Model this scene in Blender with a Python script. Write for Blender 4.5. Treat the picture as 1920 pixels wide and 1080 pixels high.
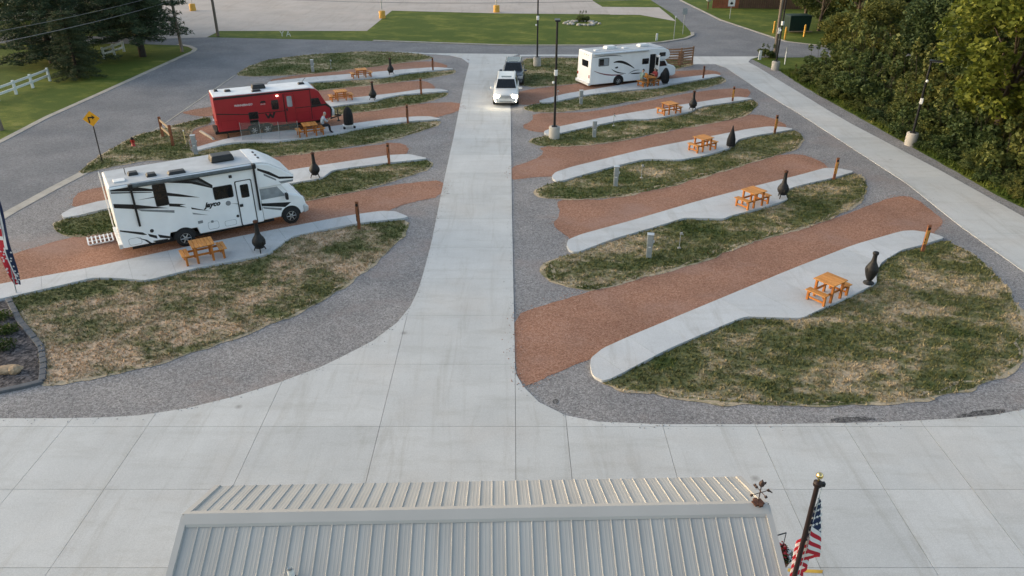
import bpy, bmesh, math, random
import numpy as np
from mathutils import Vector, Matrix, noise

random.seed(7)
scene = bpy.context.scene
for o in list(bpy.data.objects):
    bpy.data.objects.remove(o, do_unlink=True)

# ------------------------------------------------------------------ camera, sky, sun, exposure
R = math.radians
cam_data = bpy.data.cameras.new('camera')
cam_data.sensor_width = 36.0
cam_data.lens = 26.25
cam_data.clip_end = 3000
cam = bpy.data.objects.new('camera', cam_data)
scene.collection.objects.link(cam)
cam.location = (0, 0, 13.5)
cam.rotation_euler = (R(90 - 28), 0, 0)
scene.camera = cam

SUN_EL, SUN_AZ = R(9), R(-78)          # azimuth clockwise from +Y: light comes from the left, a little ahead
world = bpy.data.worlds.new('World'); scene.world = world; world.use_nodes = True
wn = world.node_tree.nodes; wl = world.node_tree.links
bg = wn['Background']
sky = wn.new('ShaderNodeTexSky'); sky.sky_type = 'NISHITA'; sky.sun_disc = False
sky.sun_elevation = SUN_EL; sky.sun_rotation = SUN_AZ
sky.air_density = 1.0; sky.dust_density = 3.0; sky.ozone_density = 1.0
hs = wn.new('ShaderNodeHueSaturation'); hs.inputs['Saturation'].default_value = 0.84   # thin even cloud
wl.new(sky.outputs[0], hs.inputs['Color']); wl.new(hs.outputs[0], bg.inputs[0]); bg.inputs[1].default_value = 0.15
sd = bpy.data.lights.new('sun', 'SUN'); sd.energy = 0.5; sd.angle = R(90); sd.color = (1.0, 0.9, 0.78)
sun = bpy.data.objects.new('sun', sd); scene.collection.objects.link(sun)
dirv = Vector((math.sin(SUN_AZ) * math.cos(SUN_EL), math.cos(SUN_AZ) * math.cos(SUN_EL), math.sin(SUN_EL)))
sun.rotation_euler = dirv.to_track_quat('Z', 'Y').to_euler()
vs = scene.view_settings
vs.view_transform = 'Standard'; vs.look = 'None'; vs.exposure = 1.55; vs.gamma = 1.0; vs.use_curve_mapping = False

# ------------------------------------------------------------------ helpers
COL = scene.collection
class MB:
    """collects shapes and links them as one mesh object"""
    def __init__(s): s.v = []; s.f = []; s.m = []; s.s = []
    def add(s, vs_, fs, m=0, sm=False):
        b = len(s.v); s.v += [tuple(p) for p in vs_]
        for f in fs: s.f.append(tuple(i + b for i in f)); s.m.append(m); s.s.append(sm)
        return s
    def box(s, c, d, rz=0, m=0, mat=None, taper=1.0):
        hx, hy, hz = d[0] / 2, d[1] / 2, d[2] / 2
        pts = []
        for z in (-1, 1):
            k = taper if z > 0 else 1
            for x, y in ((-1, -1), (1, -1), (1, 1), (-1, 1)):
                p = Vector((x * hx * k, y * hy * k, z * hz))
                if rz: p = Matrix.Rotation(rz, 3, 'Z') @ p
                if mat: p = mat @ p
                pts.append(p + Vector(c))
        return s.add(pts, [(3, 2, 1, 0), (4, 5, 6, 7), (0, 1, 5, 4), (1, 2, 6, 5), (2, 3, 7, 6), (3, 0, 4, 7)], m)
    def tube(s, p0, p1, r0, r1=None, n=8, m=0, caps=True):
        r1 = r0 if r1 is None else r1
        a, b = Vector(p0), Vector(p1); d = (b - a)
        if d.length < 1e-6: return s
        q = d.to_track_quat('Z', 'Y').to_matrix()
        vs_ = []
        for c, r in ((a, r0), (b, r1)):
            for i in range(n):
                t = 2 * math.pi * i / n
                vs_.append(c + q @ Vector((r * math.cos(t), r * math.sin(t), 0)))
        fs = [(i, (i + 1) % n, n + (i + 1) % n, n + i) for i in range(n)]
        s.add(vs_, fs, m, True)
        if caps:
            s.add(vs_[:n], [tuple(range(n - 1, -1, -1))], m); s.add(vs_[n:], [tuple(range(n))], m)
        return s
    def lathe(s, prof, c=(0, 0, 0), n=16, m=0, axis='Z', sm=True):
        vs_ = []; k = len(prof)
        for r, z in prof:
            for i in range(n):
                t = 2 * math.pi * i / n
                if axis == 'Z': p = (r * math.cos(t), r * math.sin(t), z)
                else: p = (r * math.cos(t), z, r * math.sin(t))
                vs_.append((p[0] + c[0], p[1] + c[1], p[2] + c[2]))
        fs = []
        for j in range(k - 1):
            for i in range(n):
                fs.append((j * n + i, j * n + (i + 1) % n, (j + 1) * n + (i + 1) % n, (j + 1) * n + i))
        s.add(vs_, fs, m, sm)
        s.add(vs_[:n], [tuple(range(n - 1, -1, -1))], m); s.add(vs_[-n:], [tuple(range(n))], m)
        return s
    def prism(s, poly, z0, z1, m=0, ms=None):
        n = len(poly); vs_ = [(x, y, z0) for x, y in poly] + [(x, y, z1) for x, y in poly]
        s.add(vs_, [tuple(range(n - 1, -1, -1)), tuple(range(n, 2 * n))], m)
        s.add(vs_, [(i, (i + 1) % n, n + (i + 1) % n, n + i) for i in range(n)], m if ms is None else ms)
        return s
    def side(s, poly, y0, y1, m=0):
        """polygon in x,z pushed from y0 to y1"""
        n = len(poly); vs_ = [(x, y0, z) for x, z in poly] + [(x, y1, z) for x, z in poly]
        return s.add(vs_, [tuple(range(n)), tuple(range(2 * n - 1, n - 1, -1))] + [(i, n + i, n + (i + 1) % n, (i + 1) % n) for i in range(n)], m)
    def build(s, name, mats, parent=None, bevel=0, seg=2, loc=None, rz=0, ang=0.6):
        me = bpy.data.meshes.new(name)
        me.from_pydata(s.v, [], s.f)
        if not isinstance(mats, (list, tuple)): mats = [mats]
        for mt in mats: me.materials.append(mt)
        me.polygons.foreach_set('material_index', s.m); me.polygons.foreach_set('use_smooth', s.s)
        bm = bmesh.new(); bm.from_mesh(me)
        if bevel:
            bmesh.ops.remove_doubles(bm, verts=bm.verts, dist=1e-4)
        bmesh.ops.recalc_face_normals(bm, faces=bm.faces)
        if bevel:
            es = [e for e in bm.edges if len(e.link_faces) == 2 and e.calc_face_angle(0) > ang]
            bmesh.ops.bevel(bm, geom=es, offset=bevel, segments=seg, affect='EDGES', profile=0.5, clamp_overlap=True)
        bm.to_mesh(me); bm.free(); me.update()
        return link(name, me, parent, loc, rz)
def link(name, me, parent=None, loc=None, rz=0):
    o = bpy.data.objects.new(name, me); COL.objects.link(o)
    if parent: o.parent = parent
    if loc: o.location = loc
    if rz: o.rotation_euler[2] = rz
    return o
def thing(name, label, cat, loc=(0, 0, 0), rz=0, group=None):
    o = bpy.data.objects.new(name, None); COL.objects.link(o); o.empty_display_size = 0.3
    o.location = loc; o.rotation_euler[2] = rz
    return tag(o, label, cat, group)
def tag(o, label, cat=None, group=None, kind=None):
    o['label'] = label
    if cat: o['category'] = cat
    if group: o['group'] = group
    if kind: o['kind'] = kind
    return o
def struct(o): o['kind'] = 'structure'; return o
def copy_tree(o, label=None, loc=None, rz=None, scale=None, parent=None):
    c = o.copy(); COL.objects.link(c); c.parent = parent
    if label: c['label'] = label
    if loc: c.location = loc
    if rz is not None: c.rotation_euler = (0, 0, rz)
    if scale: c.scale = scale
    for ch in o.children: copy_tree(ch, parent=c)
    return c

def chaikin(p, it=1, k=.25):
    for _ in range(it):
        q = []
        for i in range(len(p)):
            a, b = p[i], p[(i + 1) % len(p)]
            q += [(a[0] * (1 - k) + b[0] * k, a[1] * (1 - k) + b[1] * k), (a[0] * k + b[0] * (1 - k), a[1] * k + b[1] * (1 - k))]
        p = q
    return p
def ragged(p, step=.35, amp=.1, freq=.9, seed=0):
    out = []
    for i in range(len(p)):
        a, b = Vector((*p[i], 0)), Vector((*p[(i + 1) % len(p)], 0))
        d = b - a; n = max(1, int(d.length / step)); nr = Vector((-d.y, d.x, 0)).normalized() if d.length > 0 else Vector()
        for k in range(n):
            q = a + d * k / n
            w = noise.noise(Vector((q.x * freq, q.y * freq, seed))) + .6 * noise.noise(Vector((q.x * freq * 3.1, q.y * freq * 3.1, seed + 5)))
            q = q + nr * (w * amp); out.append((q.x, q.y))
    return out
def clip(poly, n, c):
    """keep the side of the line n.p <= c"""
    out = []
    for i in range(len(poly)):
        a, b = poly[i], poly[(i + 1) % len(poly)]
        da, db = n[0] * a[0] + n[1] * a[1] - c, n[0] * b[0] + n[1] * b[1] - c
        if da <= 0: out.append(a)
        if (da < 0 < db) or (db < 0 < da):
            t = da / (da - db); out.append((a[0] + (b[0] - a[0]) * t, a[1] + (b[1] - a[1]) * t))
    return out
def area(p): return .5 * abs(sum(p[i][0] * p[(i + 1) % len(p)][1] - p[(i + 1) % len(p)][0] * p[i][1] for i in range(len(p))))
def cut(pieces, n, c, gap=.014):
    l = math.hypot(*n); n = (n[0] / l, n[1] / l); c /= l; out = []
    for p in pieces:
        for q in (clip(p, n, c - gap), clip(p, (-n[0], -n[1]), -c - gap)):
            if len(q) > 2 and area(q) > .02: out.append(q)
    return out
def inside(P, poly):
    x, y = P[:, 0], P[:, 1]; r = np.zeros(len(P), bool); j = len(poly) - 1
    for i in range(len(poly)):
        xi, yi = poly[i]; xj, yj = poly[j]
        if yi != yj:
            r ^= ((yi > y) != (yj > y)) & (x < (xj - xi) * (y - yi) / (yj - yi) + xi)
        j = i
    return r
def quick_mesh(name, V, nper, mat, smooth=False):
    """V: (faces*nper, 3) array, every nper verts one face"""
    n = len(V) // nper; me = bpy.data.meshes.new(name)
    me.vertices.add(len(V)); me.vertices.foreach_set('co', np.asarray(V, np.float32).ravel())
    me.loops.add(len(V)); me.loops.foreach_set('vertex_index', np.arange(len(V), dtype=np.int32))
    me.polygons.add(n); me.polygons.foreach_set('loop_start', np.arange(0, len(V), nper, dtype=np.int32))
    me.polygons.foreach_set('loop_total', np.full(n, nper, np.int32))
    for mt in (mat if isinstance(mat, (list, tuple)) else [mat]): me.materials.append(mt)
    me.update(); me.validate()
    return me

# ------------------------------------------------------------------ materials
def nt(name):
    m = bpy.data.materials.new(name); m.use_nodes = True
    t = m.node_tree; return m, t.nodes, t.links, t.nodes['Principled BSDF']
def N(n, typ, **kw):
    x = n.new(typ)
    for k, v in kw.items():
        if k in x.inputs: x.inputs[k].default_value = v
        else: setattr(x, k, v)
    return x
def ramp(n, stops, interp='LINEAR'):
    r = n.new('ShaderNodeValToRGB'); r.color_ramp.interpolation = interp
    e = r.color_ramp.elements
    while len(e) < len(stops): e.new(0.5)
    for i, (p, c) in enumerate(stops):
        e[i].position = p; e[i].color = (*c, 1) if len(c) == 3 else c
    return r
def mix(n, l, fac, a, b, mode='MIX'):
    x = n.new('ShaderNodeMix'); x.data_type = 'RGBA'; x.blend_type = mode
    for sock, val in ((x.inputs[0], fac), (x.inputs[6], a), (x.inputs[7], b)):
        if hasattr(val, 'is_linked'): l.new(val, sock)
        elif isinstance(val, (int, float)): sock.default_value = val
        else: sock.default_value = (*val, 1) if len(val) == 3 else val
    return x.outputs[2]
def pos(n, l, scale=(1, 1, 1), rot=0, coord='geom'):
    if coord == 'geom': g = n.new('ShaderNodeNewGeometry').outputs['Position']
    else: g = n.new('ShaderNodeTexCoord').outputs['Object']
    mp = n.new('ShaderNodeMapping'); mp.inputs['Scale'].default_value = scale; mp.inputs['Rotation'].default_value = (0, 0, rot)
    l.new(g, mp.inputs['Vector']); return mp.outputs[0]
def bump(n, l, b, h, strength=.3, dist=.02):
    x = n.new('ShaderNodeBump'); x.inputs['Strength'].default_value = strength; x.inputs['Distance'].default_value = dist
    l.new(h, x.inputs['Height']); l.new(x.outputs[0], b.inputs['Normal'])
def plain(name, col, rough=.5, metal=0, var=.12, scale=6, spec=.4, bumps=0):
    """paint, plastic or metal with faint uneven tone"""
    m, n, l, b = nt(name)
    tx = N(n, 'ShaderNodeTexNoise', Scale=scale, Detail=5.0); l.new(pos(n, l, coord='obj'), tx.inputs['Vector'])
    lo = tuple(c * (1 - var) for c in col); hi = tuple(min(1, c * (1 + var)) for c in col)
    r = ramp(n, [(.3, lo), (.7, hi)]); l.new(tx.outputs[0], r.inputs[0]); l.new(r.outputs[0], b.inputs['Base Color'])
    b.inputs['Roughness'].default_value = rough; b.inputs['Metallic'].default_value = metal; b.inputs['Specular IOR Level'].default_value = spec
    if bumps: bump(n, l, b, tx.outputs[0], bumps, .01)
    return m
def glow(name, col, strength):
    m, n, l, b = nt(name)
    b.inputs['Base Color'].default_value = (*col, 1); b.inputs['Emission Color'].default_value = (*col, 1); b.inputs['Emission Strength'].default_value = strength
    return m
def gravel(name, dark, mid, light, tint=None, s1=21, s2=44):
    m, n, l, b = nt(name); p = pos(n, l)
    v1 = N(n, 'ShaderNodeTexVoronoi', Scale=s1); l.new(p, v1.inputs['Vector'])
    v2 = N(n, 'ShaderNodeTexVoronoi', Scale=s2); l.new(p, v2.inputs['Vector'])
    sx = n.new('ShaderNodeSeparateColor'); l.new(v1.outputs['Color'], sx.inputs[0])
    sy = n.new('ShaderNodeSeparateColor'); l.new(v2.outputs['Color'], sy.inputs[0])
    r1 = ramp(n, [(0, dark), (.45, mid), (1, light)]); l.new(sx.outputs[0], r1.inputs[0])
    r2 = ramp(n, [(0, dark), (.5, mid), (1, light)]); l.new(sy.outputs[1], r2.inputs[0])
    c = mix(n, l, .5, r1.outputs[0], r2.outputs[0])
    w = N(n, 'ShaderNodeTexNoise', Scale=.35, Detail=4.0); l.new(p, w.inputs['Vector'])
    rw = ramp(n, [(.35, (.82, .82, .82)), (.7, (1.08, 1.06, 1.03))]); l.new(w.outputs[0], rw.inputs[0])
    c = mix(n, l, 1.0, c, rw.outputs[0], 'MULTIPLY')
    if tint:
        w2 = N(n, 'ShaderNodeTexNoise', Scale=.22, Detail=6.0, Roughness=.65); l.new(pos(n, l, (1, 1.3, 1), .6), w2.inputs['Vector'])
        rt = ramp(n, [(.52, (0, 0, 0)), (.68, (.55, .55, .55))]); l.new(w2.outputs[0], rt.inputs[0])
        c = mix(n, l, rt.outputs[0], c, tint)
    l.new(c, b.inputs['Base Color']); b.inputs['Roughness'].default_value = .95; b.inputs['Specular IOR Level'].default_value = .15
    bump(n, l, b, v2.outputs['Distance'], .5, .02)
    return m
def concrete(name, col, stain=.12, scale=.5, fine=40, coord='geom'):
    m, n, l, b = nt(name); p = pos(n, l, coord=coord)
    a = N(n, 'ShaderNodeTexNoise', Scale=scale, Detail=8.0, Roughness=.6); l.new(p, a.inputs['Vector'])
    f = N(n, 'ShaderNodeTexNoise', Scale=fine, Detail=3.0); l.new(p, f.inputs['Vector'])
    st = N(n, 'ShaderNodeTexNoise', Scale=1.1, Detail=7.0, Roughness=.7); l.new(pos(n, l, (.35, 1.6, 1), .7, coord), st.inputs['Vector'])
    ra = ramp(n, [(.3, tuple(c * (1 - stain) for c in col)), (.65, tuple(c * (1 + stain * .5) for c in col))]); l.new(a.outputs[0], ra.inputs[0])
    rf = ramp(n, [(.3, (.88, .88, .88)), (.7, (1.08, 1.08, 1.08))]); l.new(f.outputs[0], rf.inputs[0])
    rs = ramp(n, [(.32, (.86, .85, .83)), (.5, (1, 1, 1))]); l.new(st.outputs[0], rs.inputs[0])
    c = mix(n, l, 1, ra.outputs[0], rf.outputs[0], 'MULTIPLY'); c = mix(n, l, .7, c, rs.outputs[0], 'MULTIPLY')
    oi = n.new('ShaderNodeObjectInfo'); ro = ramp(n, [(0, (.93, .935, .935)), (1, (1.04, 1.035, 1.03))]); l.new(oi.outputs['Random'], ro.inputs[0])
    c = mix(n, l, 1, c, ro.outputs[0], 'MULTIPLY')
    if coord == 'geom':
        tk = N(n, 'ShaderNodeTexNoise', Scale=1.0, Detail=6.0, Roughness=.7, Distortion=.8); l.new(pos(n, l, (1.7, .16, 1), .04), tk.inputs['Vector'])
        rt_ = ramp(n, [(.33, (.86, .845, .82)), (.47, (1, 1, 1)), (.7, (1.03, 1.03, 1.03))]); l.new(tk.outputs[0], rt_.inputs[0]); c = mix(n, l, .8, c, rt_.outputs[0], 'MULTIPLY')
        wm_ = N(n, 'ShaderNodeTexNoise', Scale=.28, Detail=5.0, Roughness=.6); l.new(p, wm_.inputs['Vector'])
        rw_ = ramp(n, [(.48, (1, 1, 1)), (.68, (1.01, .98, .955))]); l.new(wm_.outputs[0], rw_.inputs[0]); c = mix(n, l, 1, c, rw_.outputs[0], 'MULTIPLY')
        vo = N(n, 'ShaderNodeTexVoronoi', Scale=.42); l.new(p, vo.inputs['Vector'])
        rv_ = ramp(n, [(.012, (.5, .48, .46)), (.06, (1, 1, 1))]); l.new(vo.outputs['Distance'], rv_.inputs[0]); c = mix(n, l, .75, c, rv_.outputs[0], 'MULTIPLY')
    l.new(c, b.inputs['Base Color']); b.inputs['Roughness'].default_value = .85; b.inputs['Specular IOR Level'].default_value = .25
    bump(n, l, b, f.outputs[0], .15, .006)
    return m
def lawn_mat(name, dry, green=(.066, .088, .028), straw=(.50, .395, .275), olive=(.165, .165, .075), s=.32, blade=False):
    """patchy turf: dry sets how much is straw"""
    m, n, l, b = nt(name); p = pos(n, l, (1, 1.5, 1), .5)
    a = N(n, 'ShaderNodeTexNoise', Scale=s, Detail=3.0, Roughness=.5, Distortion=.3); l.new(p, a.inputs['Vector'])
    a2 = N(n, 'ShaderNodeTexNoise', Scale=s * 4.5, Detail=9.0, Roughness=.72, Distortion=.2); l.new(p, a2.inputs['Vector'])
    md = N(n, 'ShaderNodeMix'); md.data_type = 'FLOAT'; md.inputs[0].default_value = .48; l.new(a.outputs[0], md.inputs[2]); l.new(a2.outputs[0], md.inputs[3])
    c0 = .58 - dry * .26
    r = ramp(n, [(c0 - .13, green), (c0 - .01, olive), (c0 + .10, straw), (1, tuple(c * 1.1 for c in straw))]); l.new(md.outputs[0], r.inputs[0])
    f = N(n, 'ShaderNodeTexNoise', Scale=11.0, Detail=5.0, Roughness=.8); l.new(p, f.inputs['Vector'])
    rf = ramp(n, [(.3, (.6, .62, .6)), (.5, (1, 1, 1)), (.72, (1.45, 1.42, 1.35))]); l.new(f.outputs[0], rf.inputs[0])
    c = mix(n, l, 1, r.outputs[0], rf.outputs[0], 'MULTIPLY')
    if blade:
        g = n.new('ShaderNodeNewGeometry'); rb = ramp(n, [(0, (.7, .72, .68)), (.6, (1.08, 1.08, 1.05)), (1, (1.32, 1.3, 1.25))]); l.new(g.outputs['Random Per Island'], rb.inputs[0])
        c = mix(n, l, 1, c, rb.outputs[0], 'MULTIPLY')
    l.new(c, b.inputs['Base Color']); b.inputs['Roughness'].default_value = .9; b.inputs['Specular IOR Level'].default_value = .1
    bump(n, l, b, f.outputs[0], .6, .04)
    return m
def leaf_mat(name, c0, c1, c2, trans=.25, s=.45):
    m, n, l, b = nt(name)
    a = N(n, 'ShaderNodeTexNoise', Scale=s, Detail=6.0, Roughness=.7); l.new(pos(n, l), a.inputs['Vector'])
    g = n.new('ShaderNodeNewGeometry'); h = N(n, 'ShaderNodeTexWhiteNoise'); h.noise_dimensions = '1D'; l.new(g.outputs['Random Per Island'], h.inputs['W'])
    ad = N(n, 'ShaderNodeMath', operation='MULTIPLY_ADD'); l.new(h.outputs['Value'], ad.inputs[0]); ad.inputs[1].default_value = .5; l.new(a.outputs[0], ad.inputs[2])
    r = ramp(n, [(.35, c0), (.72, c1), (1.0, c2)]); l.new(ad.outputs[0], r.inputs[0])
    oi = n.new('ShaderNodeObjectInfo'); ro = ramp(n, [(0, (.75, .82, .85)), (.5, (1.1, 1.1, 1.0)), (1, (1.4, 1.15, .85))]); l.new(oi.outputs['Random'], ro.inputs[0])
    c = mix(n, l, 1, r.outputs[0], ro.outputs[0], 'MULTIPLY')
    l.new(c, b.inputs['Base Color']); b.inputs['Roughness'].default_value = .6; b.inputs['Specular IOR Level'].default_value = .2
    tr = n.new('ShaderNodeBsdfTranslucent'); l.new(c, tr.inputs[0])
    mx = n.new('ShaderNodeMixShader'); mx.inputs[0].default_value = trans
    l.new(b.outputs[0], mx.inputs[1]); l.new(tr.outputs[0], mx.inputs[2]); l.new(mx.outputs[0], n['Material Output'].inputs[0])
    return m
def wood_mat(name, col, dark, scale=1.0, axis=(18, 2.0, 18)):
    m, n, l, b = nt(name); p = pos(n, l, axis, coord='obj')
    a = N(n, 'ShaderNodeTexNoise', Scale=scale, Detail=7.0, Roughness=.65, Distortion=.6); l.new(p, a.inputs['Vector'])
    r = ramp(n, [(.32, dark), (.62, col)]); l.new(a.outputs[0], r.inputs[0])
    oi = n.new('ShaderNodeObjectInfo'); ro = ramp(n, [(0, (.85, .83, .8)), (1, (1.15, 1.1, 1.05))]); l.new(oi.outputs['Random'], ro.inputs[0])
    l.new(mix(n, l, 1, r.outputs[0], ro.outputs[0], 'MULTIPLY'), b.inputs['Base Color']); b.inputs['Roughness'].default_value = .6
    b.inputs['Specular IOR Level'].default_value = .25; bump(n, l, b, a.outputs[0], .25, .004)
    return m
def glass_mat(name, col=(.012, .014, .016), rough=.08):
    m, n, l, b = nt(name)
    a = N(n, 'ShaderNodeTexNoise', Scale=3.0); l.new(pos(n, l, coord='obj'), a.inputs['Vector'])
    r = ramp(n, [(.3, tuple(c * .8 for c in col)), (.7, tuple(c * 1.2 for c in col))]); l.new(a.outputs[0], r.inputs[0]); l.new(r.outputs[0], b.inputs['Base Color'])
    b.inputs['Roughness'].default_value = rough; b.inputs['Specular IOR Level'].default_value = .5
    return m

MT = {}
MT['concrete'] = concrete('pale_concrete', (.535, .54, .53), .08)
MT['walk'] = concrete('walk_concrete', (.53, .545, .555), .06, .8)
MT['joint'] = concrete('joint_filler', (.30, .30, .295), .2)
MT['lot'] = concrete('old_lot_concrete', (.44, .40, .37), .12, .25, 12)
MT['kerb'] = concrete('kerb_concrete', (.40, .375, .33), .2, 1.5)
MT['base_con'] = concrete('lamp_base_concrete', (.42, .405, .375), .2, 2.0)
MT['asphalt'] = gravel('asphalt', (.14, .143, .152), (.205, .21, .222), (.28, .285, .30), None, 14, 30)
MT['grey'] = gravel('grey_gravel', (.125, .122, .125), (.245, .238, .24), (.45, .44, .44), (.29, .235, .215))
MT['red'] = gravel('red_gravel', (.185, .088, .058), (.325, .168, .112), (.47, .295, .22), (.34, .22, .18))
MT['dark_gravel'] = gravel('dark_bed_gravel', (.018, .019, .022), (.055, .055, .062), (.21, .19, .19), None, 7, 15)
for k_, d_ in (('turf_dry', .44), ('turf_mid', .28), ('turf_green', .18)):
    sw_ = (.54, .405, .285) if k_ == 'turf_dry' else (.50, .395, .275)
    MT[k_] = lawn_mat(k_, d_, straw=sw_); MT[k_ + '_blade'] = lawn_mat(k_ + '_blade', d_, straw=sw_, blade=True)
MT['turf_fringe'] = lawn_mat('straw_fringe', .75, straw=(.44, .36, .255)); MT['turf_fringe_blade'] = lawn_mat('straw_fringe_blade', .75, straw=(.44, .36, .255), blade=True)
MT['turf_lush'] = lawn_mat('lush_turf', -.12, (.078, .112, .022), (.28, .25, .10), (.155, .175, .036), .22)
MT['turf_lush_blade'] = lawn_mat('lush_blade', -.12, (.06, .09, .02), (.25, .22, .09), (.12, .14, .03), .22, True)

# ------------------------------------------------------------------ the setting: ground, street, lot, gravel
def sheet(name, poly, z, mat):
    b = MB(); b.add([(x, y, z) for x, y in poly], [tuple(range(len(poly)))])
    o = b.build(name, mat); me = o.data
    if me.polygons[0].normal.z < 0: me.flip_normals()
    return struct(o)
sheet('ground', [(-900, -300), (900, -300), (900, 1500), (-900, 1500)], 0, MT['turf_lush'])
sheet('street', [(-31.54, 29.59), (-31.07, 44.14), (-31.27, 49.81), (-30.95, 55.73), (-30.63, 63.22), (-30.29, 70.93), (-30.14, 72.73), (-30.44, 74.07), (-31.37, 75.45), (-33.02, 76.59), (-37.91, 77.47), (-56.79, 77.77), (-59.94, 82.48), (-31.87, 81.17), (-14.13, 78.98), (0.00, 76.31), (10.00, 76.31), (15.05, 78.07), (17.91, 80.22), (19.23, 82.48), (19.69, 88.88), (20.00, 98.51), (19.36, 113.20), (18.00, 160.72), (24.36, 160.72), (23.56, 111.43), (24.70, 93.25), (27.04, 82.15), (27.88, 78.67), (31.38, 75.73), (37.17, 72.47), (54.06, 68.02), (50.61, 63.22), (33.39, 70.68), (23.00, 70.43), (16.59, 70.18), (4.41, 70.43), (0.73, 70.43), (-12.89, 71.43), (-17.85, 71.43), (-21.82, 68.02), (-22.47, 62.41), (-22.61, 47.13), (-22.77, 39.41), (-23.62, 32.67), (-24.20, 21.03)], .004, MT['asphalt'])
sheet('parking_lot', ragged([(-36.93, 80.22), (-31.87, 81.17), (-31.93, 85.22), (-15.85, 85.22), (-15.33, 100.86), (-2.00, 98.51), (12.16, 97.59), (12.14, 102.82), (11.37, 109.16), (8.47, 160.72), (-80.48, 160.72)], 3, .05), .008, MT['lot'])
sheet('driveway', [(11.96, 104.34), (19.32, 103.83), (19.27, 92.02), (15.79, 97.14), (12.13, 97.37)], .012, MT['lot'])
sheet('gravel_lot', ragged([(-24.20, 21.03), (-23.70, 32.80), (-22.86, 39.59), (-22.71, 47.38), (-22.82, 62.81), (-22.09, 68.97), (-18.02, 72.21), (-12.10, 72.73), (0.74, 71.43), (16.64, 70.43), (21.71, 70.18), (22.21, 66.20), (22.68, 64.46), (22.77, 58.45), (23.33, 50.63), (23.78, 44.47), (24.15, 38.97), (24.35, 35.25), (24.65, 33.54), (25.10, 27.73), (24.34, 19.63), (18.28, 12.95), (-17.27, 12.95)], .5, .06), .010, MT['grey'])
PADS = []
def red_pad(poly, k):
    p = ragged(chaikin(poly, 1), .2, .055, 2.2, k); PADS.append(p); sheet('red_gravel_pad', p, .016 + .0005 * k, MT['red'])
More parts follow.
